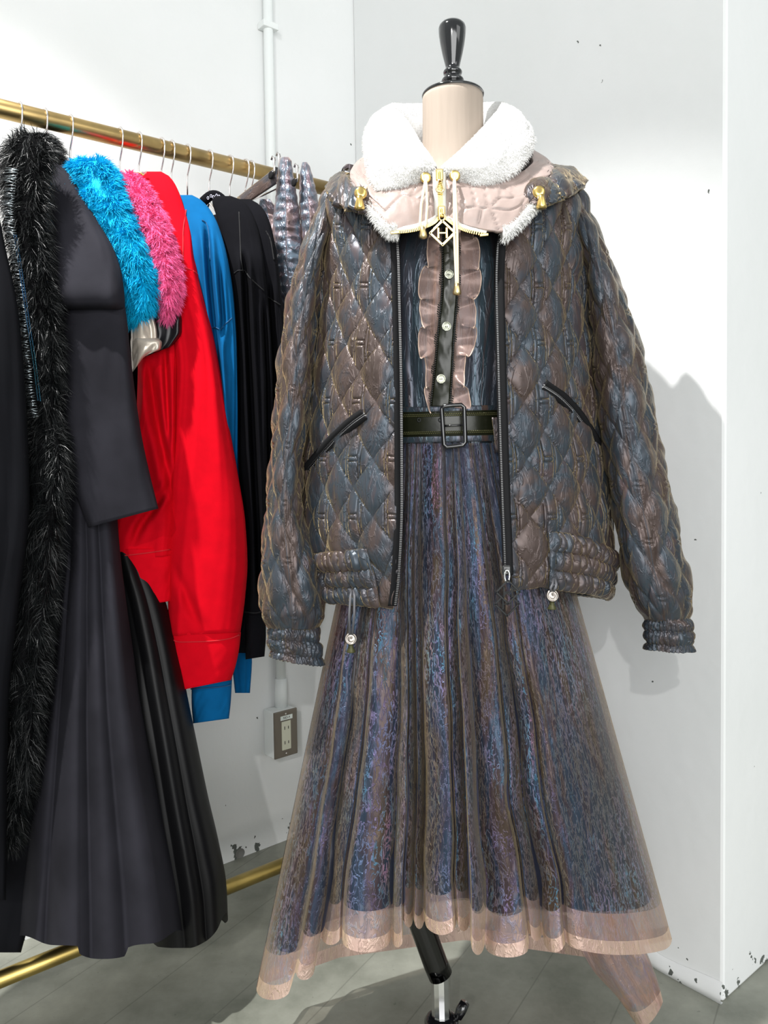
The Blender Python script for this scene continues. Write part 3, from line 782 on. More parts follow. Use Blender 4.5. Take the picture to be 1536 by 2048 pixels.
# red sweatshirt behind (only its trunk and hem band show, low down)
y5 = YS(5)
g = sweatshirt('red_sweatshirt', 'red sweatshirt further forward on the rail, wide cuff showing under the charcoal sleeve', 5,
    [(600, 270, 352, y5 + .01, .02), (700, 276, 356, y5 + .008, .026), (800, 274, 356, y5 + .004, .030), (900, 262, 354, y5, .032), (1000, 232, 352, y5, .034), (1060, 222, 350, y5, .034), (1118, 221, 348, y5 + .002, .032)],
    M_red, M_redst, [[(222, 1114, y5 - .036), (260, 1110, y5 - .040), (300, 1105, y5 - .040), (340, 1099, y5 - .036)]],
    [(1098, 220, 347, y5, .034), (1150, 234, 346, y5, .031), (1190, 248, 344, y5, .029), (1208, 258, 342, y5, .028)], seed=11, fold=.008, slant=-8, cuffslant=-6, m=150,
    creases=[([(296, 720), (312, 830), (336, 940), (346, 1000)], 9, .022), ([(330, 690), (334, 800), (340, 900)], 5, .014), ([(344, 960), (318, 1000), (282, 1050), (262, 1096)], 8, .016)])
# front red sweatshirt
y6 = YS(6) - .005
g = sweatshirt('red_sweatshirt', 'red sweatshirt with the long full sleeve hanging forward, the longest red sleeve', 6,
    [(343, 284, 322, y6 + .09, .006), (352, 270, 338, y6 + .085, .016), (380, 262, 356, y6 + .07, .024), (420, 266, 370, y6 + .055, .028), (480, 282, 386, y6 + .03, .034), (550, 300, 396, y6 + .01, .040), (600, 318, 408, y6, .043), (660, 340, 424, y6, .045),
     (740, 352, 440, y6, .047), (850, 348, 458, y6, .050), (950, 342, 476, y6, .052), (1050, 338, 491, y6, .054), (1130, 336, 495, y6, .054), (1200, 336, 490, y6, .052), (1268, 338, 481, y6, .049)],
    M_red, M_redst, [[(364, 536, y6 - .028), (376, 538, y6 - .032), (388, 543, y6 - .030), (397, 551, y6 - .015)],
                     [(372, 420, y6 + .024), (366, 470, y6 - .004), (366, 520, y6 - .026), (368, 536, y6 - .031)],
                     [(339, 1276, y6 - .020), (360, 1284, y6 - .044), (410, 1283, y6 - .051), (460, 1277, y6 - .036), (478, 1270, y6 - .012)]],
    [(1264, 337, 482, y6, .049), (1300, 339, 478, y6, .047), (1340, 341, 470, y6, .045), (1372, 343, 462, y6, .043)], seed=12, fold=.006, slant=-4, cuffslant=-12, m=120,
    creases=[([(344, 1120), (372, 1190), (398, 1250), (404, 1275)], 9, .008), ([(380, 420), (388, 470), (392, 530)], 4, .012)])
# gold label clip by the pink collar
# blue
y7 = YS(7)
g = sweatshirt('blue_sweatshirt', 'bright blue sweatshirt between the red and the black sweatshirts', 7,
    [(390, 360, 384, y7 + .06, .006), (398, 352, 400, y7 + .055, .016), (425, 354, 424, y7 + .04, .022), (460, 366, 440, y7 + .02, .028), (520, 380, 456, y7, .032), (600, 388, 468, y7, .034), (700, 398, 474, y7, .036), (850, 400, 476, y7, .038), (1050, 398, 476, y7, .038), (1250, 390, 470, y7, .036), (1362, 384, 464, y7, .034)],
    M_blue, M_bluest, [[(404, 440, y7 - .010), (412, 446, y7 - .014), (418, 470, y7 - .018), (420, 520, y7 - .032)],
                       [(418, 656, y7 - .034), (430, 655, y7 - .036), (440, 659, y7 - .036)],
                       [(440, 660, y7 - .036), (452, 647, y7 - .030), (464, 636, y7 - .020)],
                       [(382, 1378, y7 - .020), (410, 1376, y7 - .036), (440, 1374, y7 - .035), (462, 1370, y7 - .012)]],
    [(1360, 383, 464, y7, .034), (1400, 383, 462, y7, .033), (1442, 386, 458, y7, .031)], seed=13.5, fold=.010, slant=0, cuffslant=-5, ff=5, m=170,
    creases=[([(412, 440), (420, 560), (432, 680), (444, 860), (450, 1000)], 5, .030), ([(438, 520), (446, 640), (440, 700)], 4, .016), ([(392, 1330), (410, 1400), (412, 1450)], 5, .02)])
cloth_tube('sleeve', [(480, 430, 452, y7 + .09, .012), (560, 440, 468, y7 + .09, .02), (700, 452, 480, y7 + .09, .022), (1000, 462, 500, y7 + .09, .026), (1320, 464, 504, y7 + .09, .026), (1386, 470, 500, y7 + .09, .022)], M_blue, g, n=60, m=40, fold=.006, seed=14)
# black sweatshirts
y8 = YS(8)
g = sweatshirt('black_sweatshirt', 'black sweatshirt with pale print inside its neck, next to the blue one', 8,
    [(392, 430, 462, y8 + .06, .006), (400, 424, 484, y8 + .055, .016), (430, 432, 506, y8 + .04, .024), (480, 444, 522, y8 + .02, .030), (540, 456, 530, y8, .034), (620, 468, 538, y8, .036), (760, 474, 546, y8, .038), (950, 478, 548, y8, .040), (1150, 488, 540, y8, .036), (1230, 490, 532, y8, .034)],
    M_blk, M_blkst, [[(478, 424, y8 + .012), (480, 470, y8 - .008), (482, 520, y8 - .028), (486, 545, y8 - .034)], [(468, 547, y8 - .026), (478, 541, y8 - .034), (488, 541, y8 - .036), (500, 556, y8 - .036), (528, 582, y8 - .026)],
                     [(490, 1224, y8 - .014), (510, 1226, y8 - .034), (530, 1221, y8 - .014)]],
    [(1226, 490, 532, y8, .034), (1270, 491, 532, y8, .032), (1316, 491, 529, y8, .030)], seed=15, fold=.008, slant=0, cuffslant=-3, ff=4, m=170,
    creases=[([(488, 500), (495, 640), (506, 860), (516, 1060), (520, 1200)], 5, .030), ([(528, 600), (536, 760), (540, 1000)], 4, .018)])
nk = [pv(406 + 46 * t, 404 - 16 * math.sin(PI * t) + 4 * t, y8 + .10) for t in np.linspace(0, 1, 14)]
tube('neck_band', nk, .010, M_blk, g, 10)
for i, (a, b) in enumerate([(416, 396), (422, 392), (427, 394), (433, 391), (438, 393)]):
    c = pv(a, b, y8 + .087)
    tube('print_letter', [c + Vector((0.002 * math.cos(q), 0, 0.003 * math.sin(q))) for q in np.linspace(0, 2 * PI, 9)[:-1]], .0006, M_print, g, 5, True)
y9 = YS(9)
g = sweatshirt('black_sweatshirt', 'second black sweatshirt, farthest sweatshirt on the rail beside the quilted trousers', 9,
    [(398, 474, 500, y9 + .06, .006), (410, 476, 520, y9 + .05, .016), (440, 486, 538, y9 + .03, .024), (500, 500, 552, y9 + .01, .030), (580, 512, 562, y9, .034), (700, 520, 574, y9, .036), (900, 516, 580, y9, .036), (1100, 500, 560, y9, .034), (1290, 462, 500, y9, .030)],
    M_blk, M_blkst, [[(532, 462, y9 - .006), (541, 480, y9 - .012), (548, 520, y9 - .012)], [(528, 590, y9 - .034), (545, 600, y9 - .030), (560, 610, y9 - .012)]],
    [(1286, 462, 500, y9, .030), (1306, 464, 496, y9, .028)], seed=16, fold=.008, slant=0, cuffslant=0, m=150,
    creases=[([(540, 560), (548, 700), (556, 900)], 4, .022)])

# ------------------------------------------------------------------ quilted trousers folded on clip hangers
GT = 'iridescent trousers on clip hangers'
def ruched(rows, mat, parent, name, n=150, m=48, amp=.004, freq=48, seed=0):
    y, xl, xr, dc, dr = rows_interp(rows, n)
    be = np.linspace(0, 2 * PI, m, endpoint=False)
    px = ((xl + xr) / 2)[:, None] + ((xr - xl) / 2)[:, None] * np.sin(be)[None]
    f = np.linspace(0, 1, n)[:, None]
    w = np.sin(f * freq * PI + 1.6 * fbm(be[None] * .8 + seed, f * 14, 2)) * np.clip(.3 + np.abs(np.sin(be))[None], 0, 1) + .8 * fbm(np.sin(be)[None] * 2 + seed, f * 18, 2)
    px = px + w * amp * 900 * .12 * np.sign(np.sin(be))[None] * np.abs(np.sin(be))[None]
    dep = dc[:, None] - dr[:, None] * np.cos(be)[None] - amp * .6 * w * np.sign(np.cos(be))[None] * np.abs(np.cos(be))[None]
    pts = P(px, np.repeat(y[:, None], m, 1), dep)
    uv = np.stack([np.repeat((be * .02)[None], n, 0), np.repeat(y[:, None], m, 1) / 1000.], -1)
    return grid(name, pts, mat, parent, True, uv, 0, None, None, True, True)
sT = [s_at(489), s_at(500)]
yT = [float(rail(sT[0], 0, .06)[1]), float(rail(sT[1], 0, .08)[1]) + .01]
def clip_hanger(lab, s, clips):
    h = thing('clip_hanger', lab, 'hanger', rail(s, ZR), 'clip hangers at the far end of the rail')
    b = rail(s)
    pth = [b + NRM * (.0192 * math.cos(math.radians(205 - k * 15))) + ZU * .0192 * math.sin(math.radians(205 - k * 15)) for k in range(15)]
    pth += [b + NRM * .0175 + ZU * -.014, b + NRM * .010 + ZU * -.03, b + ZU * -.045, b + ZU * -.066]
    tube('hook', pth, .0017, M_steel, h, 8)
    tube('cross_bar', [b + ZU * -.066, b + ZU * -.068 + NRM * .05, Vector(clips[0]) + Vector((0, .004, -.012))], .0018, M_steel, h, 8)
    for c in clips:
        c = np.array(c)
        V, Fc = [], []
        tube('', [c + ZU * .012 - NRM * .006, c + ZU * .018 - NRM * .002, c + ZU * .012 + NRM * .004, c - ZU * .012 + NRM * .005, c - ZU * .020], [.0022] * 5, None, None, 6, add=(V, Fc))
        tube('', [c + ZU * .010 + U * .006, c + ZU * .016 + U * .004, c - ZU * .018 + U * .002], [.0022] * 3, None, None, 6, add=(V, Fc))
        mesh_obj('clip', V, Fc, M_steel, h)
        lathe('clip_pad', [(.008, 0), (.008, .003), (.006, .004)], c - ZU * .022 - U * .004, M_blacktape, h, 14, -U, label='round black clip pad')
    return h
clip_hanger('clip hanger with two shiny clips gripping the nearer quilted trousers', sT[0], [P(546, 330, yT[0] - .03), P(556, 322, yT[0] + .02)])
clip_hanger('clip hanger gripping the farther quilted trousers', sT[1], [P(592, 345, yT[1] - .03)])
g = thing('quilted_trousers', 'iridescent blue pink trousers with waistband showing, nearer of the two pairs on clips', 'trousers', P(570, 1000, yT[0]), GT)
ruched([(314, 564, 578, yT[0], .010), (322, 558, 583, yT[0], .018), (345, 555, 586, yT[0], .024), (390, 551, 594, yT[0], .028), (440, 546, 601, yT[0], .030), (500, 545, 605, yT[0], .030), (560, 552, 606, yT[0], .030), (640, 560, 604, yT[0], .03), (900, 566, 606, yT[0], .03)],
       M_trouser, g, 'leg', amp=.006, freq=60, seed=1)
ruched([(398, 520, 540, yT[0] + .03, .01), (425, 516, 556, yT[0] + .03, .015), (480, 530, 566, yT[0] + .03, .02), (600, 548, 580, yT[0] + .03, .02), (900, 560, 590, yT[0] + .03, .02)], M_trouser, g, 'leg', amp=.005, freq=40, seed=3)
wa, wb = P(480, 404, yT[0] + .02), P(552, 352, yT[0] - .03)
rows = []
for t in np.linspace(0, 1, 30):
    c = wa + (wb - wa) * t; w = .013 + .004 * t
    rows.append([c + ZU * w, c + ZU * w * .6 - NRM * -.004, c - ZU * w * .6 + NRM * .004, c - ZU * w, c - ZU * w - NRM * .012, c + ZU * w - NRM * .012])
rows = np.array(rows)
uvw = np.stack(np.meshgrid(np.linspace(0, .05, 6), np.linspace(0, .1, 30)), -1)
grid('waistband', rows, M_jacket, g, True, uvw, 0, None, 'dark brown quilted waistband', True, True)
g = thing('quilted_trousers', 'iridescent blue pink trousers beside the jacket shoulder, farther of the two pairs on clips', 'trousers', P(620, 1000, yT[1]), GT)
ruched([(324, 605, 614, yT[1], .008), (334, 602, 620, yT[1], .016), (360, 599, 627, yT[1], .022), (400, 598, 636, yT[1], .026), (440, 600, 640, yT[1], .028), (500, 604, 640, yT[1], .028), (600, 606, 642, yT[1], .028), (900, 606, 646, yT[1], .028)],
       M_trouser, g, 'leg', amp=.005, freq=56, seed=5)

# ------------------------------------------------------------------ dress form
D = 1.30
mq = thing('dress_form', 'linen dress form with glossy black turned neck finial on a bent chrome pole', 'mannequin', P(884, 2100, D) * [1, 1, 0])
def pz(py): return float(P(900, py, D)[2])
sc_ = D / F
ax = P(905, 120, D)
fin = [(44.0, 4), (44.6, 14), (47, 21), (52, 25.5), (58, 27), (72, 26), (90, 23.5), (110, 19.5), (125, 15.8), (134, 13.8), (139, 14), (142, 17.6), (145, 18.8), (149, 17.6), (152, 14.4), (155, 16), (158, 20.5), (162, 22.2), (166, 20.5), (170, 17), (174, 17.5),
       (177, 21), (180, 33), (184, 50), (188, 59.5), (191, 61), (193, 60.5)]
lathe('neck_finial', [(r * sc_, pz(y)) for y, r in fin][::-1], (ax[0], ax[1], 0), M_blackgloss, mq, 56, label='glossy black turned wooden finial')
nx = P(906, 260, D)
neck = [(192.5, 58.5, 1), (200, 59.5, 1), (240, 59.5, 1), (300, 61, 1), (340, 66, 1.0), (370, 90, .9), (400, 140, .75), (440, 165, .66), (500, 168, .66), (600, 172, .66), (700, 160, .66), (830, 140, .74), (900, 152, .74), (1000, 176, .7), (1100, 186, .68), (1200, 188, .68), (1230, 180, .66)]
yy = np.linspace(192.5, 1230, 110); na = np.array(neck)
hw = pchip(yy, na[:, 0], na[:, 1]) * sc_; ra = pchip(yy, na[:, 0], na[:, 2])
be = np.linspace(0, 2 * PI, 56, endpoint=False)
X = nx[0] + hw[:, None] * np.sin(be)[None] - .0 * yy[:, None]
Yq = D - (hw * ra)[:, None] * np.cos(be)[None]
Zq = np.array([pz(y) for y in yy])[:, None] + 0 * be[None]
grid('torso', np.stack([X, Yq, Zq], -1), M_linen, mq, True, None, 0, None, 'natural linen covered torso', True, True)
p0 = P(835, 1225, D); p1 = P(836, 1830, D); p2 = P(881, 1950, D); p3 = P(883, 2036, D)
tube('bent_pole', [p0, p1 + ZU * .02, p1 + np.array([.001, 0, .005]), p1 + np.array([.004, 0, -.012]), p2 + np.array([-.008, 0, .02]), p2], .0205, M('dark_chrome', (.05, .05, .05), .12, 1.), mq, 24, label='dark chrome bent upper pole')
auto_sharp(tube('pole_sleeve', [p2 + ZU * .004, p3], .0168, M_chrome, mq, 12, label='bright chrome faceted sleeve'), 25)
lathe('hub', [(.020, -.006), (.0275, -.004), (.029, 0), (.0285, .012), (.024, .019), (.018, .022)], p3 + np.array([0, 0, -.016]), M_blackgloss, mq, 36)
kb = P(918, 2022, D - .01)
V, Fc = [], []
tube('', [p3 + np.array([.02, 0, -.01]), kb], [.006, .005], None, None, 10, add=(V, Fc))
tube('', [kb + np.array([-.002, -.002, -.010]), kb + np.array([.004, 0, .002]), kb + np.array([.010, 0, .014])], [.007, .0095, .008], None, None, 8, add=(V, Fc))
mesh_obj('clamp_knob', V, Fc, M_blackgloss, mq)
tube('lower_tube', [p3 + ZU * -.012, np.array([p3[0], p3[1], .012])], .0165, M_blackgloss, mq, 20)
lathe('base_plate', [(.125, 0), (.128, .003), (.126, .008), (.10, .012), (.03, .018), (.019, .024)], (p3[0], p3[1] - .062, 0.0), M_blackgloss, mq, 48)

# ------------------------------------------------------------------ dress
dr_ = thing('organza_dress', 'iridescent brown blue organza dress with pleated sheer skirt on the dress form', 'dress', P(905, 1900, D))
# bodice
bo = [(425, 800, 1010, .112), (470, 742, 1068, .120), (540, 726, 1084, .126), (640, 722, 1088, .130), (740, 730, 1080, .126), (800, 738, 1072, .122), (890, 742, 1070, .122)]
def bodice_pt(y, s):
    """front surface of the bodice at picture row y and side position s"""
    b = np.array(bo)
    xl, xr, d = [pchip(np.asarray(y, float), b[:, 0], b[:, k]) for k in (1, 2, 3)]
    return (xl + xr) / 2 + (xr - xl) / 2 * s, D - d * np.sqrt(np.clip(1 - np.asarray(s) ** 2, 0, 1))
n, m = 120, 260
y = np.linspace(425, 890, n); b_ = np.array(bo)
xl, xr, dd = [pchip(y, b_[:, 0], b_[:, k]) for k in (1, 2, 3)]
be = np.linspace(0, 2 * PI, m, endpoint=False)
pl = np.abs(np.sin(be * 13)) ** .5
f = np.linspace(0, 1, n)[:, None]
px = ((xl + xr) / 2)[:, None] + ((xr - xl) / 2)[:, None] * np.sin(be)[None]
dep = D - dd[:, None] * np.cos(be)[None] - np.sign(np.cos(be))[None] * (.004 * np.clip((f - .15) * 1.4, 0, 1) * (pl[None] - .6) + .0015 * fbm(be[None] * 9, f * 6, 2))
uv = np.stack([np.repeat((be * .14)[None], n, 0), np.repeat(y[:, None], m, 1) / 1300.], -1)
grid('bodice', P(px, np.repeat(y[:, None], m, 1), dep), M_bodice, dr_, True, uv, 0, None, None, True, False)
def front_x(px, y):
    """distance of the bodice front at a pixel"""
    b = np.array(bo); xl, xr, d = [pchip(np.asarray(y, float), b[:, 0], b[:, k]) for k in (1, 2, 3)]
    s = (px - (xl + xr) / 2) / ((xr - xl) / 2)
    return D - d * np.sqrt(np.clip(1 - s * s, .01, 1))
# placket
y = np.linspace(455, 815, 80)
pL = pchip(y, [455, 560, 680, 760, 815], [887, 886, 876, 868, 862]); pR = pchip(y, [455, 560, 680, 760, 815], [914, 914, 906, 902, 898])
t = np.linspace(0, 1, 14)
px = pL[:, None] + (pR - pL)[:, None] * t[None]; py = np.repeat(y[:, None], 14, 1)
pts = P(px, py, front_x(px, py) - .007 - .0015 * np.sin(PI * t)[None] - .0008 * fbm(px / 12, py / 20, 2))
grid('placket', pts, M_olive, dr_, solid=.003, label='dark olive satin button placket')
for side, pe in ((-1, pL), (1, pR)):
    V, Fc = [], []
    for k in range(0, 79):
        for h in (0, 1):
            yy_ = y[k] + h * 2.3; x0 = pe[k]; z = float(front_x(x0, yy_)) - .009
            xx = x0 + side * (1.5 if h else 5.5)
            c = pv(xx, yy_, z)
            tube('', [c - Vector((.0014, 0, .0012 * (1 if h else -1))), c, c + Vector((.0014, 0, .0012 * (1 if h else -1)))], [.0008, .0013, .0008], None, None, 5, add=(V, Fc))
    mesh_obj('picot_trim', V, Fc, M_trim, dr_, True, None, 'stuff', 'black picot edging of the placket')
for (bx, by) in ((898, 549), (893, 653), (882, 758)):
    z = float(front_x(bx, by)) - .0105
    bt = lathe('button', [(.0, 0), (.0068, .0), (.0072, .0012), (.0066, .0024), (.0052, .0026), (.0046, .0016), (.0, .0014)], P(bx, by, z), M_glassbtn, dr_, 10, (0, -1, .05), label='clear faceted glass button')
    auto_sharp(bt, 15)
    for q in (-1, 1):
        tube('thread_hole', [P(bx + q * 1.7, by, z - .0012), P(bx + q * 1.7, by, z - .0032)], .0007, M_dark, bt, 6)
# ruffles
for side, inner, outer, sd in ((-1, pL - 3, [(455, 858), (520, 855), (590, 838), (640, 846), (700, 838), (740, 852), (790, 850), (815, 862)], 3), (1, pR + 3, [(455, 946), (500, 956), (560, 958), (610, 946), (660, 952), (700, 942), (740, 928), (790, 934), (815, 938)], 9)):
    n, m = 260, 26
    yv = np.linspace(455, 815, n); oi = np.array(outer)
    xi = np.interp(yv, y, inner); xo = pchip(yv, oi[:, 0], oi[:, 1])
    t = np.linspace(0, 1, m)[None]; f = (yv / 360)[:, None]
    ph = f * 2 * PI * 6.0 + sd + 1.1 * fbm(f * 3 + sd, t * 0 + sd, 2)
    px = xi[:, None] + (xo - xi)[:, None] * t * (1 + .10 * np.cos(ph * 1.0 + 1) * t) + side * 1.5 * fbm(f * 30, t * 3, 2) * t
    py = yv[:, None] + 13 * np.sin(ph + .8) * t ** 1.2
    dz = .005 + .020 * t ** .7 * (.5 + .5 * np.sin(ph)) + .006 * t * (.5 + .5 * np.sin(ph * 2.7 + 1))
    pts = P(px, py, front_x(px, py) - .004 - dz)
    grid('ruffle', pts, M_ruffle, dr_, label='sheer pink organza ruffle')
    edge = [Vector(pts[k, -1]) for k in range(0, n, 2)]
    tube('ruffle_edge', edge, .0009, M('ruffle_rolled_edge', (.62, .46, .37), .4, .2), dr_, 5)

# skirt: pleats surveyed as boundaries at the waist row and at the hem row
PB = np.array([  # x at y=890, x at y=1860, setback, hem row
    (740, 528, .010, 1990), (757, 596, -.004, 1950), (772, 634, .018, 1880), (786, 678, -.010, 1895), (812, 782, .006, 1885), (822, 806, .045, 1845), (832, 830, .048, 1848), (842, 852, -.004, 1860),
    (888, 915, .012, 1852), (905, 944, -.014, 1900), (918, 974, .000, 1905), (946, 1056, .032, 1872), (962, 1092, .012, 1895), (980, 1136, -.004, 1900), (1068, 1350, 0, 1892)], float)
PDIR = [1, 1, -1, 1, -1, 1, 1, -1, 1, 1, -1, 1, -1, 1]
SKT, SKB = 886., 1900.
def pleat(t):
    return (t / .16) ** .6 if t < .16 else 1 - .95 * ((t - .16) / .84) ** 1.7
def skirt_sheet(hem_scale, inset, back, n, per, amp_k=1., seed=0, ymin=SKT):
    """front and back of the skirt as one closed ring; returns points and hem param"""
    cols = []   # (x_top, x_hem, setback, hem_y, profile 0..1, s)
    K = len(PB) - 1
    for k in range(K):
        for t in np.linspace(0, 1, per, endpoint=False):
            e = t * t * (3 - 2 * t) * .4 + t * .6
            cols.append((PB[k, 0] + (PB[k + 1, 0] - PB[k, 0]) * e, PB[k, 1] + (PB[k + 1, 1] - PB[k, 1]) * e, PB[k, 2],
                         PB[k, 3], pleat(t if PDIR[k] > 0 else 1 - t), 0, t))
    cols.append((PB[-1, 0], PB[-1, 1], 0, PB[-1, 3], 0, 0, 0))
    c = np.array(cols); M1 = len(c)
    xt, xh, sb, hy, pr, _, tt = c.T
    # soften the jump of setback between neighbours
    ker = np.array([1, 2, 3, 2, 1.]); ker /= ker.sum()
    sb = np.convolve(np.pad(sb, 2, mode='edge'), ker, 'valid'); hy = np.convolve(np.pad(hy, 2, mode='edge'), ker, 'valid')
    hy = hy - 16 + 26 * np.sin(PI * tt) ** .6
    f = np.linspace(0, 1, n)[:, None]
    yend = ymin + (hy - ymin) * hem_scale
    py = ymin + (yend - ymin)[None] * f
    g_ = np.clip((py - SKT) / (SKB - SKT), 0, 1.1)
    gx = g_ ** 1.0
    # outline: the silhouette bellies a little towards the hem
    px = xt[None] + (xh - xt)[None] * (gx * 1.02 - .02 * g_ ** 2)
    xc = 905 + 40 * g_
    wob = np.zeros_like(px); wob[:, 1:-1] = (6 * fbm(px[:, 1:-1] / 70 + seed, py[:, 1:-1] / 160, 2)) * np.clip(g_[:, 1:-1] * 3, 0, 1) * np.clip(1 - np.abs(np.linspace(-1, 1, M1 - 2)) ** 8, 0, 1)[None]
    px = px + wob
    L_ = px[:, :1]; R_ = px[:, -1:]
    px = (L_ + R_) / 2 + (px - (L_ + R_) / 2) * inset
    s = np.clip((px - (px[:, :1] + px[:, -1:]) / 2) / ((px[:, -1:] - px[:, :1]) / 2), -1, 1)
    bd = .126 + .085 * g_ ** 1.1
    amp = (.004 + .052 * g_ ** .8) * amp_k
    front = np.sqrt(1 - s * s)
    dep = D - (bd - back) * front - amp * pr[None] * (.35 + .65 * front) + sb[None] * g_ * 1.3 - .003 * fbm(px / 30 + seed, py / 90, 3) * np.clip(g_ * 3, 0, 1)
    Fp = P(px, py, dep)
    # back half
    mb = int(M1 * .5)
    th = np.linspace(0, PI, mb + 2)[1:-1]
    xl_, xr_ = px[:, :1], px[:, -1:]
    bx = (xl_ + xr_) / 2 + (xr_ - xl_) / 2 * np.cos(th)[None]
    hyb = np.interp(np.cos(th), [-1, -.6, 0, .6, 1], [hy[0], 1915, 1880, 1915, hy[-1]])
    by = ymin + ((hyb - ymin) * hem_scale)[None] * f
    gb = np.clip((by - SKT) / (SKB - SKT), 0, 1.1)
    bdp = D + (.118 + .075 * gb - back) * np.sin(th)[None] + .018 * gb * np.sin(th * 18)[None] * np.sin(th)[None]
    Bp = P(bx, by, bdp)
    pts = np.concatenate([Fp, Bp], 1)
    mt = pts.shape[1]
    dl = np.linalg.norm(np.diff(pts[int(n * .75)], axis=0), axis=1); cu_ = np.concatenate([[0], np.cumsum(dl)])
    uv = np.stack([np.repeat(cu_[None], n, 0), np.concatenate([py, by], 1) / 1300.], -1)
    return pts, uv
NS, PER = 150, 26
sp, suv = skirt_sheet(1.0, 1.0, 0., NS, PER)
c1, c2 = int(NS * .918), NS - 5
grid('skirt', sp[:c1 + 1], M_sheer, dr_, True, suv[:c1 + 1], label='sheer iridescent pleated overskirt')
grid('hem_facing', sp[c1:c2 + 1], M_hem, dr_, True, suv[c1:c2 + 1], label='pinkish see-through hem zone below the lining')
grid('hem_edge', sp[c2:], M_edge, dr_, True, suv[c2:], label='denser pinkish folded hem edge')
lp, luv = skirt_sheet(.915, .955, .016, 110, 14, .85, 5)
grid('lining', lp, M_lining, dr_, True, luv, label='dark navy underskirt')
# long side points of the handkerchief hem, left and right
def side_point(rows, seed, name='side_drape'):
    r = np.array(rows, float); n, m = 70, 72
    y = np.linspace(r[0, 0], r[-1, 0], n)
    xl, xr, dc, dr = [pchip(y, r[:, 0], r[:, k]) for k in (1, 2, 3, 4)]
    be = np.linspace(0, 2 * PI, m, endpoint=False)
    f = np.linspace(0, 1, n)[:, None]
    px = ((xl + xr) / 2)[:, None] + ((xr - xl) / 2)[:, None] * np.sin(be)[None]
    py = y[:, None] + 22 * np.cos(be + .5)[None] * f ** 3 + 10 * np.sin(be * 2 + seed)[None] * f ** 3
    dep = dc[:, None] - dr[:, None] * np.cos(be)[None] - .010 * f * np.sin(be * 4 + seed)[None] + .004 * fbm(be[None] * 2, f * 6 + seed, 2)
    pts = P(px, py, dep)
    uv = np.stack([np.repeat((be * .05)[None], n, 0), py / 1300.], -1)
    grid(name, pts[:66], M_hem, dr_, True, uv[:66], label='long sheer corner of the hem at the back')
    grid('hem_edge', pts[65:], M_edge, dr_, True, uv[65:], label='denser pinkish folded hem edge')
side_point([(1600, 1130, 1190, D + .05, .02), (1750, 1140, 1230, D + .05, .03), (1860, 1150, 1270, D + .05, .035), (1930, 1180, 1300, D + .05, .04), (1985, 1232, 1318, D + .05, .035), (2022, 1262, 1326, D + .05, .025)], 2, 'back_drape')

# belt
bl = thing('waist_belt', 'dark olive satin belt with black rectangular buckle around the dress waist', 'belt', P(905, 850, 1.15))
m = 160
be = np.linspace(0, 2 * PI, m, endpoint=False)
def belt_ring(y0, y1, off, n=8, hwx=172, dy=0.):
    yy = np.linspace(y0, y1, n)
    px = 905 + hwx * np.sin(be)[None] + 0 * yy[:, None]
    dep = D - (.128 + off) * np.cos(be)[None] - .0008 * np.sin(np.linspace(0, PI, n))[:, None] * np.sign(np.cos(be))[None]
    py = yy[:, None] + 0 * be[None] - 4 * np.sin(be)[None]
    return P(px, py, dep)
grid('belt_strap', belt_ring(822, 872, .006), M_olive, bl, True, None, .003)
for (a, b) in ((812, 826), (868, 884)):
    grid('ribbon_edge', belt_ring(a, b, .005), M_bodice, bl, True, np.stack(np.meshgrid(be * .1, np.linspace(0, .02, 8)), -1), .002, label='gathered iridescent ribbon edge')
for yb in (829, 864):
    V, Fc = [], []
    for k in range(150):
        a = (k / 149 - .5) * 1.9
        x = 905 + 172 * math.sin(a); yy_ = yb - 4 * math.sin(a) + (1.6 if k % 2 else -1.6); c = pv(x, yy_, D - .136 * math.cos(a))
        tube('', [c - Vector((.0013, 0, .0008)), c, c + Vector((.0013, 0, -.0008))], [.0007, .0012, .0007], None, None, 5, add=(V, Fc))
    mesh_obj('stitching', V, Fc, M_otrim, bl, True, None, 'stuff', 'olive braid stitched along the strap')
yb = 1.155
bkp = [(883, 812), (928, 809), (931, 890), (888, 895)]
cs = [P(x, y_, yb) for x, y_ in bkp]
path = []
for i in range(4):
    a, b = cs[i], cs[(i + 1) % 4]; d = (b - a) / np.linalg.norm(b - a)
    path += [a + d * .004, (a + b) / 2, b - d * .004]
buck = tube('buckle', path, .0032, M_blackgloss, bl, 10, True, label='glossy black rectangular buckle')
tube('prong', [P(886, 852, yb + .002), P(905, 851, yb - .002), P(929, 850, yb)], .0015, M_blackgloss, buck, 8)
for x in (838, 880):
    tube('eyelet', [P(x + 3 * math.cos(a), 840 + 4 * math.sin(a), D - .1355 * math.cos((x - 905) / 172)) for a in np.linspace(0, 2 * PI, 10)[:-1]], .0007, M_blackmetal, bl, 6, True)
tg = [[P(x, y_, 1.168 + .0 * x) for x in np.linspace(984 + (y_ - 835) * .12, 1004, 6)] for y_ in np.linspace(835, 905, 12)]
grid('strap_end', np.array(tg), M_jacket, bl, uv=np.stack(np.meshgrid(np.linspace(0, .02, 6), np.linspace(0, .06, 12)), -1), solid=.003)

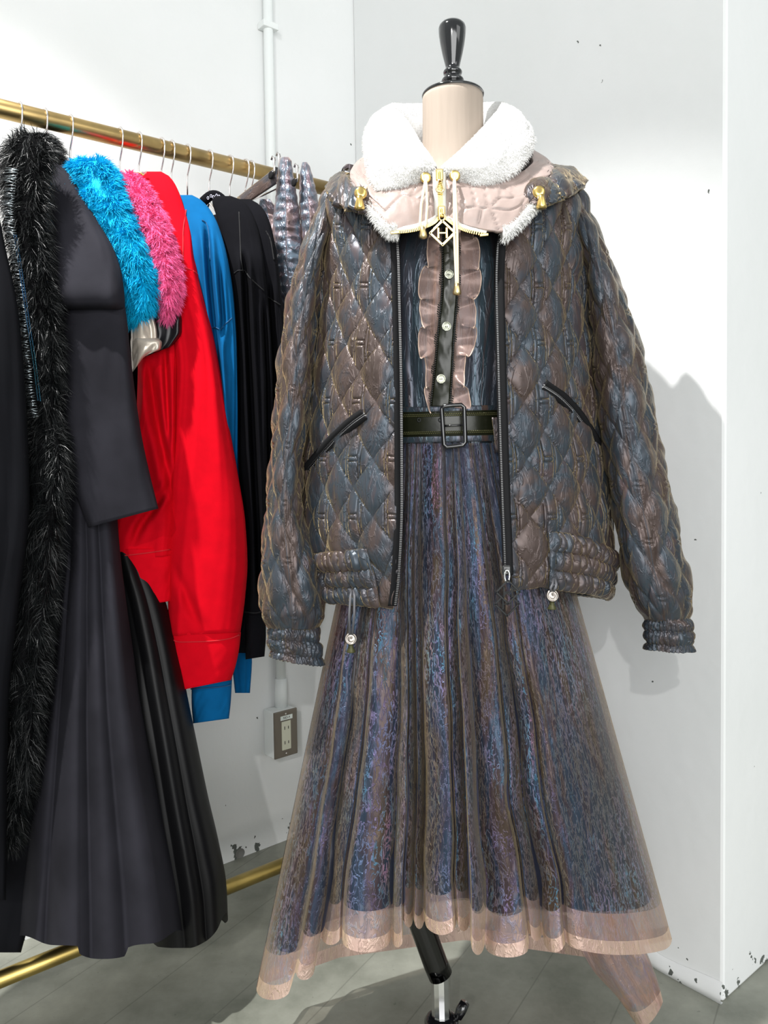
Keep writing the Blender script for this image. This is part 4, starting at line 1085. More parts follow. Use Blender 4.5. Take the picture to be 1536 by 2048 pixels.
# ------------------------------------------------------------------ quilted jacket
jk = thing('quilted_jacket', 'iridescent brown teal quilted zip jacket hanging open on the dress form', 'jacket', P(905, 1190, D))
JR = np.array([(350, 742, 1070, .070), (362, 704, 1106, .088), (380, 668, 1146, .106), (405, 650, 1168, .124), (480, 646, 1172, .152), (600, 640, 1175, .168), (720, 629, 1183, .176), (850, 617, 1195, .180), (950, 608, 1207, .180), (1050, 607, 1215, .184), (1110, 618, 1217, .186),
               (1150, 636, 1210, .187), (1225, 655, 1198, .188)])
ZL = np.array([(350, 800), (420, 776), (465, 786), (520, 790), (600, 792), (800, 796), (1000, 797), (1150, 791), (1225, 782)], float)
ZRt = np.array([(350, 1050), (405, 1032), (440, 1016), (500, 1002), (560, 1000), (700, 1003), (850, 1007), (1000, 1012), (1100, 1016), (1225, 1020)], float)
def jac(y):
    xl, xr, b = [pchip(np.asarray(y, float), JR[:, 0], JR[:, k]) for k in (1, 2, 3)]
    return (xl + xr) / 2, (xr - xl) / 2, b
def quilt(a, b, w=.066, h=.089, amp=.0075):
    """padded diamonds with an H stitched into every other one"""
    p = a / w + b / h; q = a / w - b / h
    puff = np.abs(np.sin(PI * p) * np.sin(PI * q)) ** .42
    la = ((p - np.floor(p) - .5) + (q - np.floor(q) - .5)) * w / 2
    lb = ((p - np.floor(p) - .5) - (q - np.floor(q) - .5)) * h / 2
    odd = (np.floor(p) + np.floor(q)).astype(int) % 2 == 0
    g = lambda d, s: np.exp(-(d / s) ** 2)
    inside = np.clip((1 - np.abs(la) / (w / 2) - np.abs(lb) / (h / 2)) * 6, 0, 1)
    st = np.maximum.reduce([g(np.abs(la) - .0085, .0013), g(np.abs(la) - .0135, .0013), g(np.abs(lb) - .0036, .0013) * (np.abs(la) < .0085)])
    return amp * puff - np.where(odd, .0034 * st * inside + .0006 * inside, 0)

def jacket_shell(a0, a1, rows_y, yb, n, m, off=0., qa=1.):
    """jacket wall between angle functions a0(y), a1(y) measured from the front centre round the left side; yb(alpha) = hem row"""
    v = np.linspace(0, 1, n)[:, None]
    u = np.linspace(0, 1, m)[None]
    y0 = rows_y
    yn = y0 + (1200 - y0) * v
    A0, A1 = a0(yn), a1(yn)
    al = A0 + (A1 - A0) * u
    y = y0 + (yb(al) - y0) * v
    xc, hw_, b = jac(y)
    px = xc - hw_ * np.sin(al); dep = D - b * np.cos(al)
    pts = P(px, y, dep)
    ar = al * .215; br = y / 1290.
    nr = normals(pts)
    cen = P(xc, y, D + 0 * y)
    sg = np.sign(np.sum((pts - cen) * nr)); nr = nr * sg
    lowfade = np.clip((yb(al) - y) / 12, 0, 1)
    hgt = quilt(ar + .012, br) * qa * lowfade + .0009 * fbm(ar * 60, br * 45, 2) * qa + off
    # cloth pulled across the chest and waist
    hgt = hgt + .002 * np.sin(br * 21 + ar * 9) * fbm(ar * 9 + 4, br * 7, 2) * qa
    pts = pts + nr * hgt[..., None]
    return pts, np.stack([ar, br], -1)
def aL(y):
    xc, hw_, b = jac(y); z = pchip(y, ZL[:, 0], ZL[:, 1]); return np.arcsin(np.clip((xc - z) / hw_, -1, 1))
def aR(y):
    xc, hw_, b = jac(y); z = pchip(y, ZRt[:, 0], ZRt[:, 1]); return 2 * PI - np.arcsin(np.clip((z - xc) / hw_, -1, 1))
def ybot(al):
    return np.interp(al, [.3, .55, .75, PI / 2, PI, 3 * PI / 2, 5.3, 5.7, 5.95], [1220, 1214, 1206, 1193, 1180, 1196, 1182, 1172, 1180])
half = lambda v: (lambda y: 0 * y + v)
SD = 1.45
q1, uv1 = jacket_shell(aL, half(SD), 352, ybot, 300, 130)
grid('front_panel', q1, M_jacket, jk, False, uv1, .004, label='left front panel with zip')
q2, uv2 = jacket_shell(half(2 * PI - SD), aR, 352, ybot, 300, 130)
grid('front_panel', q2, M_jacket, jk, False, uv2, .004, label='right front panel with zip')
q3, uv3 = jacket_shell(half(SD), half(2 * PI - SD), 352, ybot, 200, 220)
grid('back_panel', q3, M_jacket, jk, False, uv3, .004)
# gathered hem band
def band(a0, a1, ys, m, name):
    n = 46
    al = np.linspace(a0, a1, m)[None]; v = np.linspace(0, 1, n)[:, None]
    yb = ybot(al); y = ys(al) + (yb - ys(al)) * v
    xc, hw_, b = jac(y)
    pts = P(xc - hw_ * np.sin(al), y, D - b * np.cos(al)); nr = normals(pts); cen = P(xc, y, D + 0 * y); nr *= np.sign(np.sum((pts - cen) * nr))
    puff = np.abs(np.sin(PI * v * 3)) ** .6
    gat = np.sin(al * 105 + 2.2 * fbm(al * 18, v * 5, 2) + 1.2 * np.sin(v * 9)) * (.5 + .5 * puff)
    ef = np.clip(np.minimum(al - a0 if a0 < 1 else al * 0 + 1, a1 - al if a1 > 5 else al * 0 + 1) / .10, 0, 1) ** .7
    h = (.008 + (.006 * puff + .0028 * gat + .003 * fbm(al * 25, v * 3, 2)) * ef)
    pts = pts + nr * h[..., None]
    grid(name, pts, M_jacket, jk, False, np.stack([al * .2 + 0 * v, y / 1290.], -1), .004, label='elasticated gathered hem band')
band(.62, PI, lambda al: np.interp(al, [.5, .75, 1.5, PI], [1092, 1100, 1112, 1095]), 340, 'hem_band')
band(PI, 2 * PI - .62, lambda al: np.interp(al, [PI, 4.75, 5.4, 5.7], [1095, 1112, 1074, 1064]), 340, 'hem_band')
# front zips: tape and teeth following the openings
def zip_line(side, tname, y0=420, y1=1212):
    Zt = ZL if side < 0 else ZRt
    yv = np.linspace(y0, y1, 150); x = pchip(yv, Zt[:, 0], Zt[:, 1])
    xc, hw_, b = jac(yv); sx = (x - xc) / hw_; d = D - b * np.sqrt(1 - sx ** 2)
    tape = np.stack([P(x + o * -side, yv, d + e) for o, e in ((-8, -.009), (-4, -.0105), (2, -.008), (8, -.003), (10, .002))], 1)
    grid('zip_tape', tape, M_blacktape, jk, solid=.0015, label='black zip tape')
    V, Fc = [], []
    for k in range(0, int((y1 - y0) / 3.6)):
        yy_ = y0 + k * 3.6
        xx = float(np.interp(yy_, yv, x)) + 6.5 * -side; dd_ = float(np.interp(yy_, yv, d)) - .006
        boxv((V, Fc), P(xx, yy_, dd_), (.0017, 0, 0), (0, .0015, 0), (0, 0, .0007))
    mesh_obj(tname, V, Fc, M_gun, jk, False, None, 'stuff', 'gunmetal zip teeth')
zip_line(-1, 'zip_teeth'); zip_line(1, 'zip_teeth', 412, 1150)
# double diamond zip pull on the right front
def diamond(c, hw_, hh, r, parent, name, mat, tilt=0., hbar=True, label=None, flat=True):
    """open diamond frame with an H standing in it"""
    c = np.array(c); ex = np.array([1., 0, 0]); ez = np.array([0, 0, 1.]); ey = np.array([0, 1., 0])
    V, Fc = [], []
    cor = [c + ez * hh, c + ex * hw_, c - ez * hh, c - ex * hw_]
    for i in range(4):
        a, b = cor[i], cor[(i + 1) % 4]; d = (b - a); L_ = np.linalg.norm(d); d /= L_; nn = np.cross(d, ey)
        boxv((V, Fc), (a + b) / 2, d * (L_ / 2 + r * .7), ey * r * .6, nn * r)
    if hbar:
        for q in (-1, 1):
            x = q * hw_ * .34; zz = hh * (1 - .34) - r * .8
            boxv((V, Fc), c + ex * x, ex * r * .9, ey * r * .55, ez * zz * .80)
        boxv((V, Fc), c, ex * hw_ * .34, ey * r * .5, ez * r * .7)
    o = mesh_obj(name, V, Fc, mat, parent, False, None, None, label)
    md = o.modifiers.new('bevel', 'BEVEL'); md.width = r * .3; md.segments = 1
    return o
zd = 1.102
V, Fc = [], []
boxv((V, Fc), P(1013, 1140, zd + .006), (.006, 0, 0), (0, .004, 0), (0, 0, .007))
sl = mesh_obj('zip_slider', V, Fc, M_gun, jk, False); sl.modifiers.new('bevel', 'BEVEL').width = .002
tube('pull_link', [P(1014 + 5 * math.sin(a), 1152 - 12 * math.cos(a), zd - .002) for a in np.linspace(0, 2 * PI, 14)[:-1]], .0014, M_chrome, sl, 8, True)
diamond(P(1016, 1184, zd - .004), .0162, .0162, .0013, jk, 'diamond_pull', M_blackmetal, label='black diamond zip charm with an H')
diamond(P(1014, 1208, zd + .0), .0165, .0165, .0013, jk, 'diamond_pull', M_blackmetal, label='black diamond zip charm with an H')
# pocket zips
def jac_depth(px, y, extra=0.):
    xc, hw_, b = jac(y); sx = np.clip((px - xc) / hw_, -.99, .99)
    return D - b * np.sqrt(1 - sx ** 2) - extra
def pocket(pts_, nm):
    p = np.array(pts_, float); t = np.linspace(0, 1, 60); tk = np.linspace(0, 1, len(p))
    x = pchip(t, tk, p[:, 0]); y = pchip(t, tk, p[:, 1])
    tx, ty = np.gradient(x), np.gradient(y); L_ = np.hypot(tx, ty); nx_, ny_ = -ty / L_, tx / L_
    lip = np.stack([P(x + nx_ * o, y + ny_ * o, jac_depth(x, y, e)) for o, e in ((-11, .006), (-9, .014), (-5, .0155), (0, .012), (5, .0155), (9, .014), (11, .006))], 1)
    z = grid('pocket_zip', lip, M_blacktape, jk, solid=.002, label='slanted black pocket zip')
    V, Fc = [], []
    for k in range(62):
        q = k / 61 * 59; xx, yy_ = np.interp(q, range(60), x), np.interp(q, range(60), y); nn = (np.interp(q, range(60), nx_), np.interp(q, range(60), ny_))
        for sgn in (-1, 1):
            boxv((V, Fc), P(xx + nn[0] * 2.6 * sgn, yy_ + nn[1] * 2.6 * sgn, float(jac_depth(xx, yy_, .0145))), (.0014, 0, .0004), (0, .001, 0), (-.0003, 0, .0008))
    mesh_obj('zip_teeth', V, Fc, M_gun, z, False, None, 'stuff', 'gunmetal zip teeth')
    V, Fc = [], []
    xe, ye = x[-1], y[-1]; de = float(jac_depth(xe, ye, .018))
    boxv((V, Fc), P(xe, ye + 2, de), (.005, 0, .002), (0, .003, 0), (-.001, 0, .005))
    for q in (-3, 3):
        tube('', [P(xe + q, ye + 6, de), P(xe + q * 1.6 - 3, ye + 28, de + .004), P(xe + q * 1.4 - 4, ye + 54, de + .008)], [.0016, .0019, .0012], None, None, 6, add=(V, Fc))
    mesh_obj('zip_pull', V, Fc, M_blackmetal, z, True)
pocket([(729, 829), (705, 846), (672, 876), (640, 912), (609, 948)], 'left'); pocket([(1087, 772), (1115, 790), (1146, 820), (1172, 856), (1197, 898)], 'right')
# sleeves
def sleeve(rows, seed, wr=1.0):
    n, m = 330, 150
    y, xl, xr, dc, dr = rows_interp(rows, n)
    be = np.linspace(0, 2 * PI, m, endpoint=False)
    px = ((xl + xr) / 2)[:, None] + ((xr - xl) / 2)[:, None] * np.sin(be)[None]
    Y = np.repeat(y[:, None], m, 1)
    pts = P(px, Y, dc[:, None] - dr[:, None] * np.cos(be)[None])
    nr = normals(pts, True); cen = pts.mean(1, keepdims=True); nr *= np.sign(np.sum((pts - cen) * nr))
    a = (be / (2 * PI) * 6)[None] * .066 + 0 * Y; b = Y / 1290. + seed
    fade = np.clip((y - y[0]) / 60, 0, 1)[:, None] * np.clip((y[-1] - y) / 30, 0, 1)[:, None]
    h = quilt(a + .033, b) * fade + .0014 * fbm(np.sin(be)[None] * 3 + seed * 9 + Y / 60, Y / 34 + np.cos(be)[None] * 2, 2) * wr
    h = h + .0010 * np.sin(Y / 8.5 + 3 * fbm(np.sin(be)[None] * 2 + seed, Y / 50, 2)) * np.clip(np.abs(np.sin(be))[None] - .55, 0, 1) * 1.6 * wr
    pts = pts + nr * (h - .004)[..., None]
    o = grid('sleeve', pts, M_jacket, jk, True, np.stack([a, b], -1), .003)
    return o
def cuff(rows, slant, seed):
    n, m = 60, 150
    y, xl, xr, dc, dr = rows_interp(rows, n)
    be = np.linspace(0, 2 * PI, m, endpoint=False)
    v = np.linspace(0, 1, n)[:, None]
    puff = np.abs(np.sin(PI * v * 2.5)) ** .6
    gat = np.sin(be * 34 + 2.4 * fbm(np.sin(be)[None] * 3 + seed, v * 5 + np.cos(be)[None] * 2, 2))
    px = ((xl + xr) / 2)[:, None] + ((xr - xl) / 2)[:, None] * np.sin(be)[None] * (.93 + .08 * puff)
    py = y[:, None] + slant * np.sin(be)[None] * v + 5 * np.cos(be)[None] * v
    pts = P(px, py, dc[:, None] - dr[:, None] * np.cos(be)[None] * (.93 + .1 * puff))
    nr = normals(pts, True); cen = pts.mean(1, keepdims=True); nr *= np.sign(np.sum((pts - cen) * nr))
    pts = pts + nr * (.0024 * gat * (.4 + .6 * puff) + .002 * fbm(np.sin(be)[None] * 4 + seed, v * 4, 2))[..., None]
    grid('cuff', pts, M_jacket, jk, True, np.stack([(be * .03)[None] + 0 * v, py / 1290.], -1), .003, label='elasticated gathered cuff')
sleeve([(392, 643, 664, 1.31, .02), (405, 636, 668, 1.305, .045), (440, 624, 668, 1.295, .062), (500, 605, 652, 1.285, .072), (560, 585, 644, 1.28, .074), (620, 572, 638, 1.275, .074), (720, 556, 628, 1.265, .072), (850, 546, 616, 1.255, .070), (950, 537, 604, 1.25, .068), (1050, 529, 610, 1.245, .066),
        (1110, 523, 628, 1.24, .064), (1180, 520, 645, 1.235, .062), (1225, 522, 650, 1.235, .058), (1262, 536, 640, 1.235, .050)], .02)
cuff([(1254, 538, 638, 1.235, .046), (1275, 536, 640, 1.235, .046), (1300, 540, 643, 1.235, .046), (1322, 541, 645, 1.235, .045)], 9, 1)
sleeve([(392, 1140, 1164, 1.31, .02), (405, 1138, 1172, 1.305, .045), (440, 1146, 1190, 1.295, .064), (500, 1160, 1214, 1.285, .074), (560, 1170, 1238, 1.28, .076), (620, 1176, 1261, 1.275, .076), (720, 1182, 1290, 1.27, .074), (820, 1192, 1309, 1.265, .072), (920, 1208, 1329, 1.26, .070), (1020, 1226, 1350, 1.255, .068),
        (1110, 1240, 1368, 1.25, .066), (1170, 1252, 1383, 1.25, .064), (1215, 1272, 1386, 1.25, .058), (1246, 1290, 1378, 1.25, .048)], .05)
cuff([(1236, 1290, 1378, 1.25, .045), (1255, 1287, 1385, 1.25, .046), (1278, 1289, 1387, 1.25, .046), (1300, 1292, 1386, 1.25, .045)], 3, 5)
# turned-down jacket collar lying over the shoulders
def collar(ctrl, seed):
    c = np.array(ctrl, float); n, m = 90, 30
    t = np.linspace(0, 1, n); tk = np.linspace(0, 1, len(c))
    col = [pchip(t, tk, c[:, k]) for k in range(6)]
    v = np.linspace(0, 1, m)[None]
    px = col[0][:, None] * (1 - v) + col[3][:, None] * v
    py = col[1][:, None] * (1 - v) + col[4][:, None] * v - 7 * np.sin(PI * v)
    dp = col[2][:, None] * (1 - v) + col[5][:, None] * v - .012 * np.sin(PI * v ** .8)
    pts = P(px, py, dp)
    tl = t[:, None] * .24; vl = v * .06
    h = quilt(tl, vl + .02 + 0 * tl) + .003 * fbm(tl * 50 + seed, vl * 60, 3)
    nr = normals(pts); nr *= np.sign(-nr[..., 1].mean())
    grid('collar', pts + nr * h[..., None], M_jacket, jk, False, np.stack([tl + 0 * v, vl + 0 * tl], -1), .010, label='turned down quilted collar')
collar([(760, 410, 1.175, 780, 458, 1.152), (738, 388, 1.185, 752, 440, 1.148), (716, 366, 1.21, 722, 424, 1.152), (700, 355, 1.25, 690, 416, 1.172), (692, 350, 1.30, 664, 394, 1.20), (705, 346, 1.36, 650, 380, 1.27), (740, 342, 1.40, 672, 366, 1.36)], 1)
collar([(1052, 404, 1.20, 1044, 414, 1.185), (1066, 388, 1.19, 1056, 420, 1.160), (1086, 370, 1.21, 1084, 420, 1.155), (1106, 358, 1.25, 1120, 404, 1.18), (1112, 352, 1.30, 1150, 390, 1.22), (1100, 350, 1.36, 1166, 376, 1.29), (1070, 344, 1.40, 1140, 364, 1.37)], 6)
# drawcords with metal toggles at the hem
def drawcord(x0, y0, x1, y1, d):
    V, Fc = [], []
    for q in (-1, 1):
        tube('', [P(x0 + q * 2, y0, d + .012), P(x0 + q * 4, y0 + 10, d - .004), P((x0 + x1) / 2 + q * 5, (y0 + y1) / 2, d - .006), P(x1 + q * 2.5, y1 - 8, d - .004)], [.0018] * 4, None, None, 8, add=(V, Fc))
    o = mesh_obj('drawcord', V, Fc, M_dkcord, jk, label='dark twin drawcord')
    lathe('toggle', [(.0, 0), (.0085, 0), (.0088, .003), (.0078, .0046), (.0066, .0046), (.0062, .0032), (.0045, .004), (.0, .0046)], P(x1, y1, d), M('toggle_nickel', (.36, .32, .29), .32, 1.), o, 26, (0, -1, .1), label='round nickel cord toggle')
    lathe('cord_end', [(.003, .012), (.0035, .006), (.0065, 0), (.006, -.001)], P(x1, y1 + 26, d), M_otrim, o, 10)
drawcord(705, 1182, 702, 1277, 1.112); drawcord(1109, 1160, 1104, 1191, 1.112)

# ------------------------------------------------------------------ neck warmer with fur collar
sn = thing('neck_warmer', 'pale pink quilted neck warmer with white fur collar and gold zips around the neck', 'neck warmer', P(880, 400, 1.18))
def closed_curve(ctrl, n):
    c = np.array(ctrl, float); k = len(c)
    out = np.empty((n, c.shape[1]))
    for i in range(n):
        q = i / n * k; j = int(q); t = q - j
        p0_, p1_, p2_, p3_ = c[(j - 1) % k], c[j], c[(j + 1) % k], c[(j + 2) % k]
        out[i] = .5 * (2 * p1_ + (p2_ - p0_) * t + (2 * p0_ - 5 * p1_ + 4 * p2_ - p3_) * t * t + (3 * p1_ - p0_ - 3 * p2_ + p3_) * t ** 3)
    return out
def open_curve(ctrl, n):
    c = np.array(ctrl, float); k = len(c)
    t = np.linspace(0, 1, n); tk = np.linspace(0, 1, k)
    return np.stack([pchip(t, tk, c[:, j]) for j in range(c.shape[1])], 1)
# control: fold edge F, outer edge O, inner edge I; from the front V round left, back, right
FO = [  # F(px,py,Y)          O(px,py,Y)           I(px,py,Y)
    ((873, 334, 1.178), (869, 341, 1.166), (876, 342, 1.215)),
    ((860, 310, 1.186), (846, 352, 1.155), (866, 330, 1.225)),
    ((842, 284, 1.196), (806, 366, 1.152), (856, 330, 1.232)),
    ((822, 250, 1.212), (757, 379, 1.158), (848, 330, 1.245)),
    ((800, 224, 1.240), (735, 345, 1.182), (838, 330, 1.270)),
    ((782, 212, 1.285), (728, 298, 1.225), (838, 325, 1.30)),
    ((786, 206, 1.335), (738, 268, 1.320), (842, 320, 1.34)),
    ((830, 207, 1.378), (790, 262, 1.420), (860, 310, 1.365)),
    ((905, 208, 1.392), (905, 262, 1.452), (905, 310, 1.372)),
    ((966, 205, 1.378), (1010, 258, 1.420), (950, 310, 1.362)),
    ((1004, 203, 1.335), (1052, 262, 1.330), (968, 320, 1.33)),
    ((1000, 214, 1.285), (1066, 288, 1.245), (972, 325, 1.29)),
    ((978, 240, 1.240), (1050, 322, 1.190), (968, 330, 1.26)),
    ((950, 270, 1.212), (1010, 354, 1.165), (952, 330, 1.24)),
    ((924, 296, 1.198), (960, 366, 1.152), (920, 330, 1.23)),
    ((900, 318, 1.188), (915, 350, 1.155), (895, 332, 1.22)),
    ((883, 334, 1.178), (884, 341, 1.166), (884, 342, 1.215))]
NC = 200
Fc_ = open_curve([r[0] for r in FO], NC); Oc_ = open_curve([r[1] for r in FO], NC); Ic_ = open_curve([r[2] for r in FO], NC)
def sm(a):
    k = np.ones(9) / 9
    return np.stack([np.convolve(np.pad(a[:, j], 4, mode='edge'), k, 'valid') for j in range(3)], 1)
Fc_, Oc_, Ic_ = sm(Fc_), sm(Oc_), sm(Ic_)
PF, PO, PIn = P(*Fc_.T), P(*Oc_.T), P(*Ic_.T)
cen = np.array([P(905, 280, D)[0], D])
def outw(p):
    d = p[:, :2] - cen; d /= np.linalg.norm(d, axis=1, keepdims=True); return np.concatenate([d, np.zeros((len(p), 1))], 1)
OW = outw(PO)
taper = np.minimum(1, np.minimum(np.linspace(0, 1, NC), np.linspace(1, 0, NC)) * 9 + .25)[:, None]
ring = []
for t in np.linspace(0, 1, 12): ring.append(PIn * (1 - t) + PF * t - OW * .006 * math.sin(PI * t) * taper)
for t in np.linspace(.04, 1, 22):
    base = PF * (1 - t) + PO * t
    ring.append(base + OW * .012 * math.sin(PI * t) ** .9 * taper + ZU * .007 * math.sin(PI * t) * (1 - t) * taper)
for t in (.25, .6, 1.0):
    ring.append(PO + (-OW * .012 * t - ZU * .004 * math.sin(PI * t)) * taper)
for t in np.linspace(.15, 1, 8):
    ring.append((PO - OW * .012 * taper) * (1 - t) + (PIn + OW * .012) * t + ZU * .012 * math.sin(PI * t) * taper)
cp = np.stack(ring, 1)
cp = cp + (.0022 * fbm(np.arange(NC)[:, None] / 9. + 3, np.arange(cp.shape[1])[None] / 4., 3))[..., None] * OW[:, None]
grid('fur_collar', cp, M_wfur, sn, True, None, 0, None, 'white plush fur collar', True, True)
vis = cp[:, 8:37]
edge_ = cp[:, 26:38]
fur('collar_fringe', edge_, M_wpile, sn, 16000, .0058, .00028, 47, .3, .2, False, .7, label='white fur pile')
fur('collar_plush', vis, M_wpile, sn, 26000, .0030, .00028, 41, .2, .9, False, .35, label='white fur pile')
# pink quilted body
TB = [((872, 336, 1.195), (876, 432, 1.150)), ((850, 344, 1.185), (866, 442, 1.142)), ((815, 352, 1.182), (835, 456, 1.134)), ((775, 356, 1.190), (788, 462, 1.132)), ((745, 345, 1.215), (748, 420, 1.155)), ((735, 325, 1.26), (716, 372, 1.22)), ((748, 300, 1.33), (722, 352, 1.32)),
      ((810, 290, 1.41), (790, 345, 1.44)), ((905, 288, 1.43), (905, 342, 1.475)), ((1000, 288, 1.41), (1020, 342, 1.44)), ((1058, 295, 1.33), (1092, 346, 1.32)), ((1064, 318, 1.26), (1098, 366, 1.22)), ((1048, 340, 1.215), (1055, 418, 1.155)),
      ((1010, 352, 1.190), (1002, 466, 1.132)), ((960, 352, 1.182), (945, 458, 1.134)), ((915, 344, 1.185), (908, 444, 1.142)), ((886, 336, 1.195), (888, 432, 1.150))]
T_ = P(*sm(open_curve([r[0] for r in TB], NC)).T); B_ = P(*open_curve([r[1] for r in TB], NC).T)
nv = 60; v = np.linspace(0, 1, nv)[None, :, None]
sp_ = T_[:, None] * (1 - v) + B_[:, None] * v
owb = outw(B_)
sp_ = sp_ + owb[:, None] * (.016 * np.sin(PI * v * .9))
ua = np.arange(NC)[:, None] / NC * .95 + 0 * v[..., 0]; va = v[..., 0] * .12 + 0 * ua
# stitched star-burst: cells with straight creases
rs = np.random.default_rng(5); cpts = np.stack([rs.random(70) * .95, rs.random(70) * .12], 1)
dd2 = np.sqrt((ua[..., None] - cpts[:, 0]) ** 2 + (va[..., None] - cpts[:, 1]) ** 2); dd2.sort(-1)
crease = np.clip((dd2[..., 1] - dd2[..., 0]) / .005, 0, 1) ** .8
sp_ = sp_ + owb[:, None] * ((.0036 * crease + .0012 * fbm(ua * 40, va * 40, 2))[..., None])
grid('quilted_body', sp_, M_pinkquilt, sn, False, None, .006, label='pale pink quilted satin body')
# fur edging along the bottom, except at the front zips
idx = np.where((np.arange(NC) > NC * .165) & (np.arange(NC) < NC * .815))[0]
ep = [Vector(B_[i] + owb[i] * .006 - ZU * .002) for i in idx]
bx_ = np.array([[e + Vector(owb[i] * .006 * math.cos(a)) + Vector((0, 0, .009 * math.sin(a))) for a in np.linspace(0, 2 * PI, 12, endpoint=False)] for e, i in zip(ep, idx)])
bx_ = np.array([[tuple(q) for q in r] for r in bx_])
grid('fur_edge', bx_, M_wfur, sn, True, None, 0, None, 'white fur edging', True, True)
fur('edge_plush', bx_, M_wpile, sn, 12000, .0060, .0004, 43, .3, .2, True, .8, label='white fur pile')
# gold front zip: centre part and the two parted runs below
def gold_zip(path, side_off, closed_):
    p = np.array(path, float); n = 60
    t = np.linspace(0, 1, n); tk = np.linspace(0, 1, len(p)); x, y_, d = [pchip(t, tk, p[:, k]) for k in range(3)]
    tx, ty = np.gradient(x), np.gradient(y_); L_ = np.hypot(tx, ty); nx_, ny_ = -ty / L_, tx / L_
    if closed_:
        for q in (-1, 1):
            tp = np.stack([P(x + q * o, y_, d + e) for o, e in ((3, 0), (6.5, -.0015), (10, .001), (13, .006))], 1)
            grid('zip_tape', tp, M_creamtape, sn, solid=.0012, label='cream zip tape')
    else:
        tp = np.stack([P(x + nx_ * side_off * o, y_ + ny_ * side_off * o, d + e) for o, e in ((2, 0), (5, -.001), (9, .001), (11, .005))], 1)
        grid('zip_tape', tp, M_creamtape, sn, solid=.0012, label='cream zip tape')
    V, Fc = [], []
    tot = float(np.sum(L_)); nt_ = int(tot / 2.9)
    for k in range(nt_):
        q = k / nt_ * (n - 1); xx, yy_, d_ = [np.interp(q, range(n), a_) for a_ in (x, y_, d)]
        nn = np.array([np.interp(q, range(n), nx_), np.interp(q, range(n), ny_)])
        for sgn in ((-1, 1) if closed_ else (0,)):
            c = P(xx + nn[0] * sgn * 2, yy_ + nn[1] * sgn * 2 + (1.4 if sgn > 0 else 0), d_ - .002)
            boxv((V, Fc), c, np.array([nn[0], 0, -nn[1]]) * .0021, (0, .0012, 0), np.array([nn[1], 0, nn[0]]) * .00075)
    mesh_obj('zip_teeth', V, Fc, M_gold, sn, False, None, 'stuff', 'gold zip teeth')
gold_zip([(879, 344, 1.146), (880, 380, 1.140), (881, 410, 1.138), (882, 432, 1.138)], 0, True)
gold_zip([(880, 432, 1.142), (870, 444, 1.134), (850, 454, 1.126), (820, 462, 1.124), (787, 465, 1.126)], 1, False)
gold_zip([(886, 432, 1.142), (896, 440, 1.136), (912, 452, 1.128), (935, 462, 1.124), (972, 470, 1.126)], -1, False)
for x, y_ in ((790, 465), (968, 470)):
    box_obj('zip_stop', P(x, y_, 1.121), (.006, 0, .0005), (0, .0015, 0), (0, 0, .0018), M_gold, sn, .0005)
def slider(x, y_, d):
    V, Fc = [], []
    boxv((V, Fc), P(x, y_, d), (.0052, 0, 0), (0, .0025, 0), (0, 0, .008)); boxv((V, Fc), P(x, y_ + 2, d - .004), (.0016, 0, 0), (0, .0018, 0), (0, 0, .006))
    o = mesh_obj('zip_slider', V, Fc, M_gold, sn, False, label='gold zip slider'); o.modifiers.new('bevel', 'BEVEL').width = .0012
    return o
s1 = slider(879, 350, 1.136); s2 = slider(883, 424, 1.130)
V, Fc = [], []
pth = [P(880 + x, 366 + y_, 1.130) for x, y_ in ((-3, -6), (-5, 4), (-8, 12), (-6, 17), (0, 18), (6, 17), (8, 12), (5, 4), (3, -6))]
tube('pull_tab', pth, .0012, M_palegold, s1, 8, True)
tube('pull_ring', [P(884 + 5.5 * math.sin(a), 434 - 8 * math.cos(a), 1.126) for a in np.linspace(0, 2 * PI, 14)[:-1]], .0013, M_palegold, s2, 8, True)
diamond(P(885, 466, 1.122), .0172, .0165, .0018, sn, 'diamond_pendant', M_palegold, label='pale gold diamond pendant with an H')
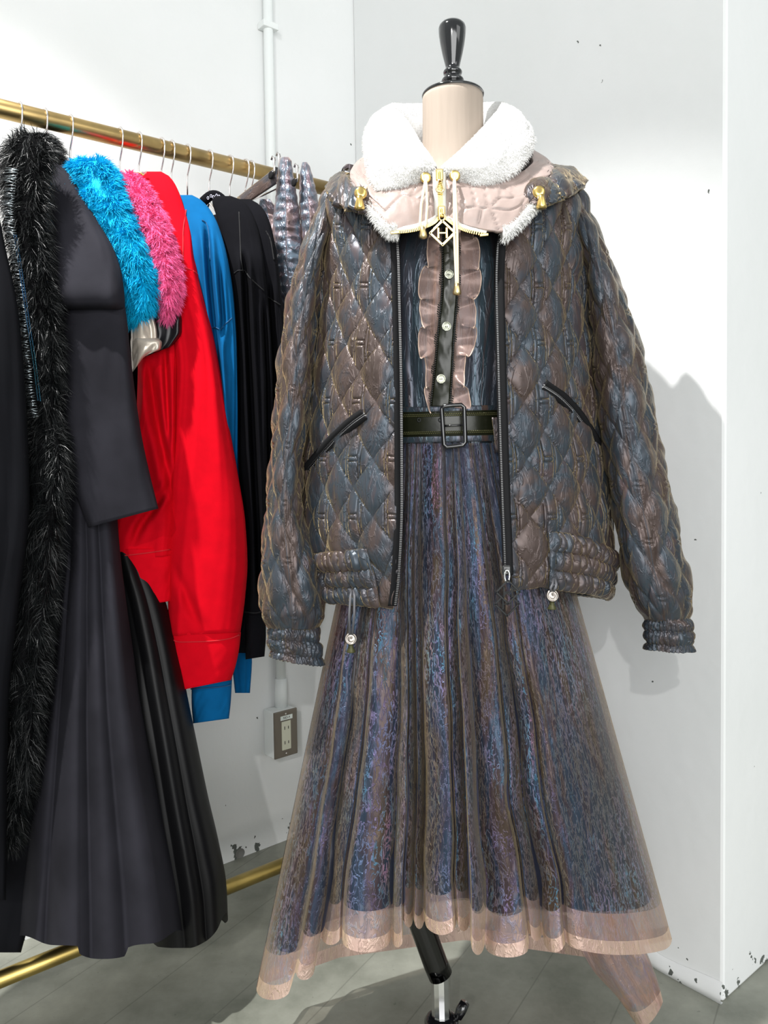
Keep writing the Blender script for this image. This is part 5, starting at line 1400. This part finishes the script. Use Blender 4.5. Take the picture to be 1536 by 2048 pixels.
# eyelets, cords and gold stoppers
for x, y_, ex, ey, sp in ((851, 356, 846, 462, 6), (909, 352, 914, 575, 3)):
    lathe('eyelet', [(.003, .0), (.0075, .0), (.0078, .002), (.006, .0034), (.0035, .003)], P(x, y_, 1.150), M_gold, sn, 20, (.15, -1, -.1), label='gold cord eyelet')
    V, Fc = [], []
    d1 = 1.118 if ey < 500 else 1.126
    for q in (-1, 1):
        tube('', [P(x, y_ + 2, 1.150), P(x + q * sp * .3, y_ + 14, 1.132), P((x + ex) / 2 + q * sp, (y_ + ey) / 2, 1.121), P(ex + q * sp * (1.0 if ey < 500 else .5), ey - 14, d1), P(ex + q * 1.5, ey, d1)], [.0019] * 5, None, None, 8, add=(V, Fc))
    cd_ = mesh_obj('drawcord', V, Fc, M_cord, sn, label='cream drawcord loop')
    lathe('cord_stopper', [(.0035, .008), (.0042, .004), (.006, -.004), (.0055, -.007), (.003, -.008)], P(ex, ey + 4, d1), M_palegold, cd_, 6, label='gold bell cord end')
for x, y_, q in ((721, 388, 1), (1077, 386, -1)):
    tube('side_cord', [P(x + 16 * q, y_ - 22, 1.20), P(x + 10 * q, y_ - 12, 1.165), P(x + 2 * q, y_ - 4, 1.150)], .0024, M_cord, sn, 8)
    o = lathe('cord_lock', [(.0, 0), (.0085, 0), (.0092, .002), (.0085, .0075), (.006, .009), (.0, .009)], P(x, y_, 1.150), M_gold, sn, 24, (.1 * q, -1, -.1), label='round gold cord lock')
    lathe('cord_end', [(.004, .010), (.0045, .006), (.0075, -.006), (.007, -.009), (.004, -.010)], P(x - 2 * q if q > 0 else x + 6, y_ + 18, 1.140), M_gold, o, 12)
    tube('cord_tail', [P(x, y_ + 2, 1.146), P(x - q, y_ + 12, 1.140)], .002, M_cord, o, 6)

# tiny brass neck chain and clear bead of the hanger by the red sweatshirt
ch = [pv(262 + 26 * t, 353 - 7 * math.sin(PI * t) - 2 * t, YS(5) + .065) for t in np.linspace(0, 1, 10)]
hg = thing('hang_loop', 'thin gold hang loop with a clear bead at the neck of the red sweatshirt', 'hang loop', ch[5])
tube('loop', ch, .0015, M_gold, hg, 6)
lathe('bead', [(.0, -.005), (.005, -.002), (.0055, .001), (.003, .005), (.0, .0055)], pv(288, 344, YS(5) + .065), M('clear_bead', (.75, .73, .68), .1, .4), hg, 10)
print('TRIS', sum(len(o.data.loops) - 2 * len(o.data.polygons) for o in bpy.data.objects if o.type == 'MESH'))
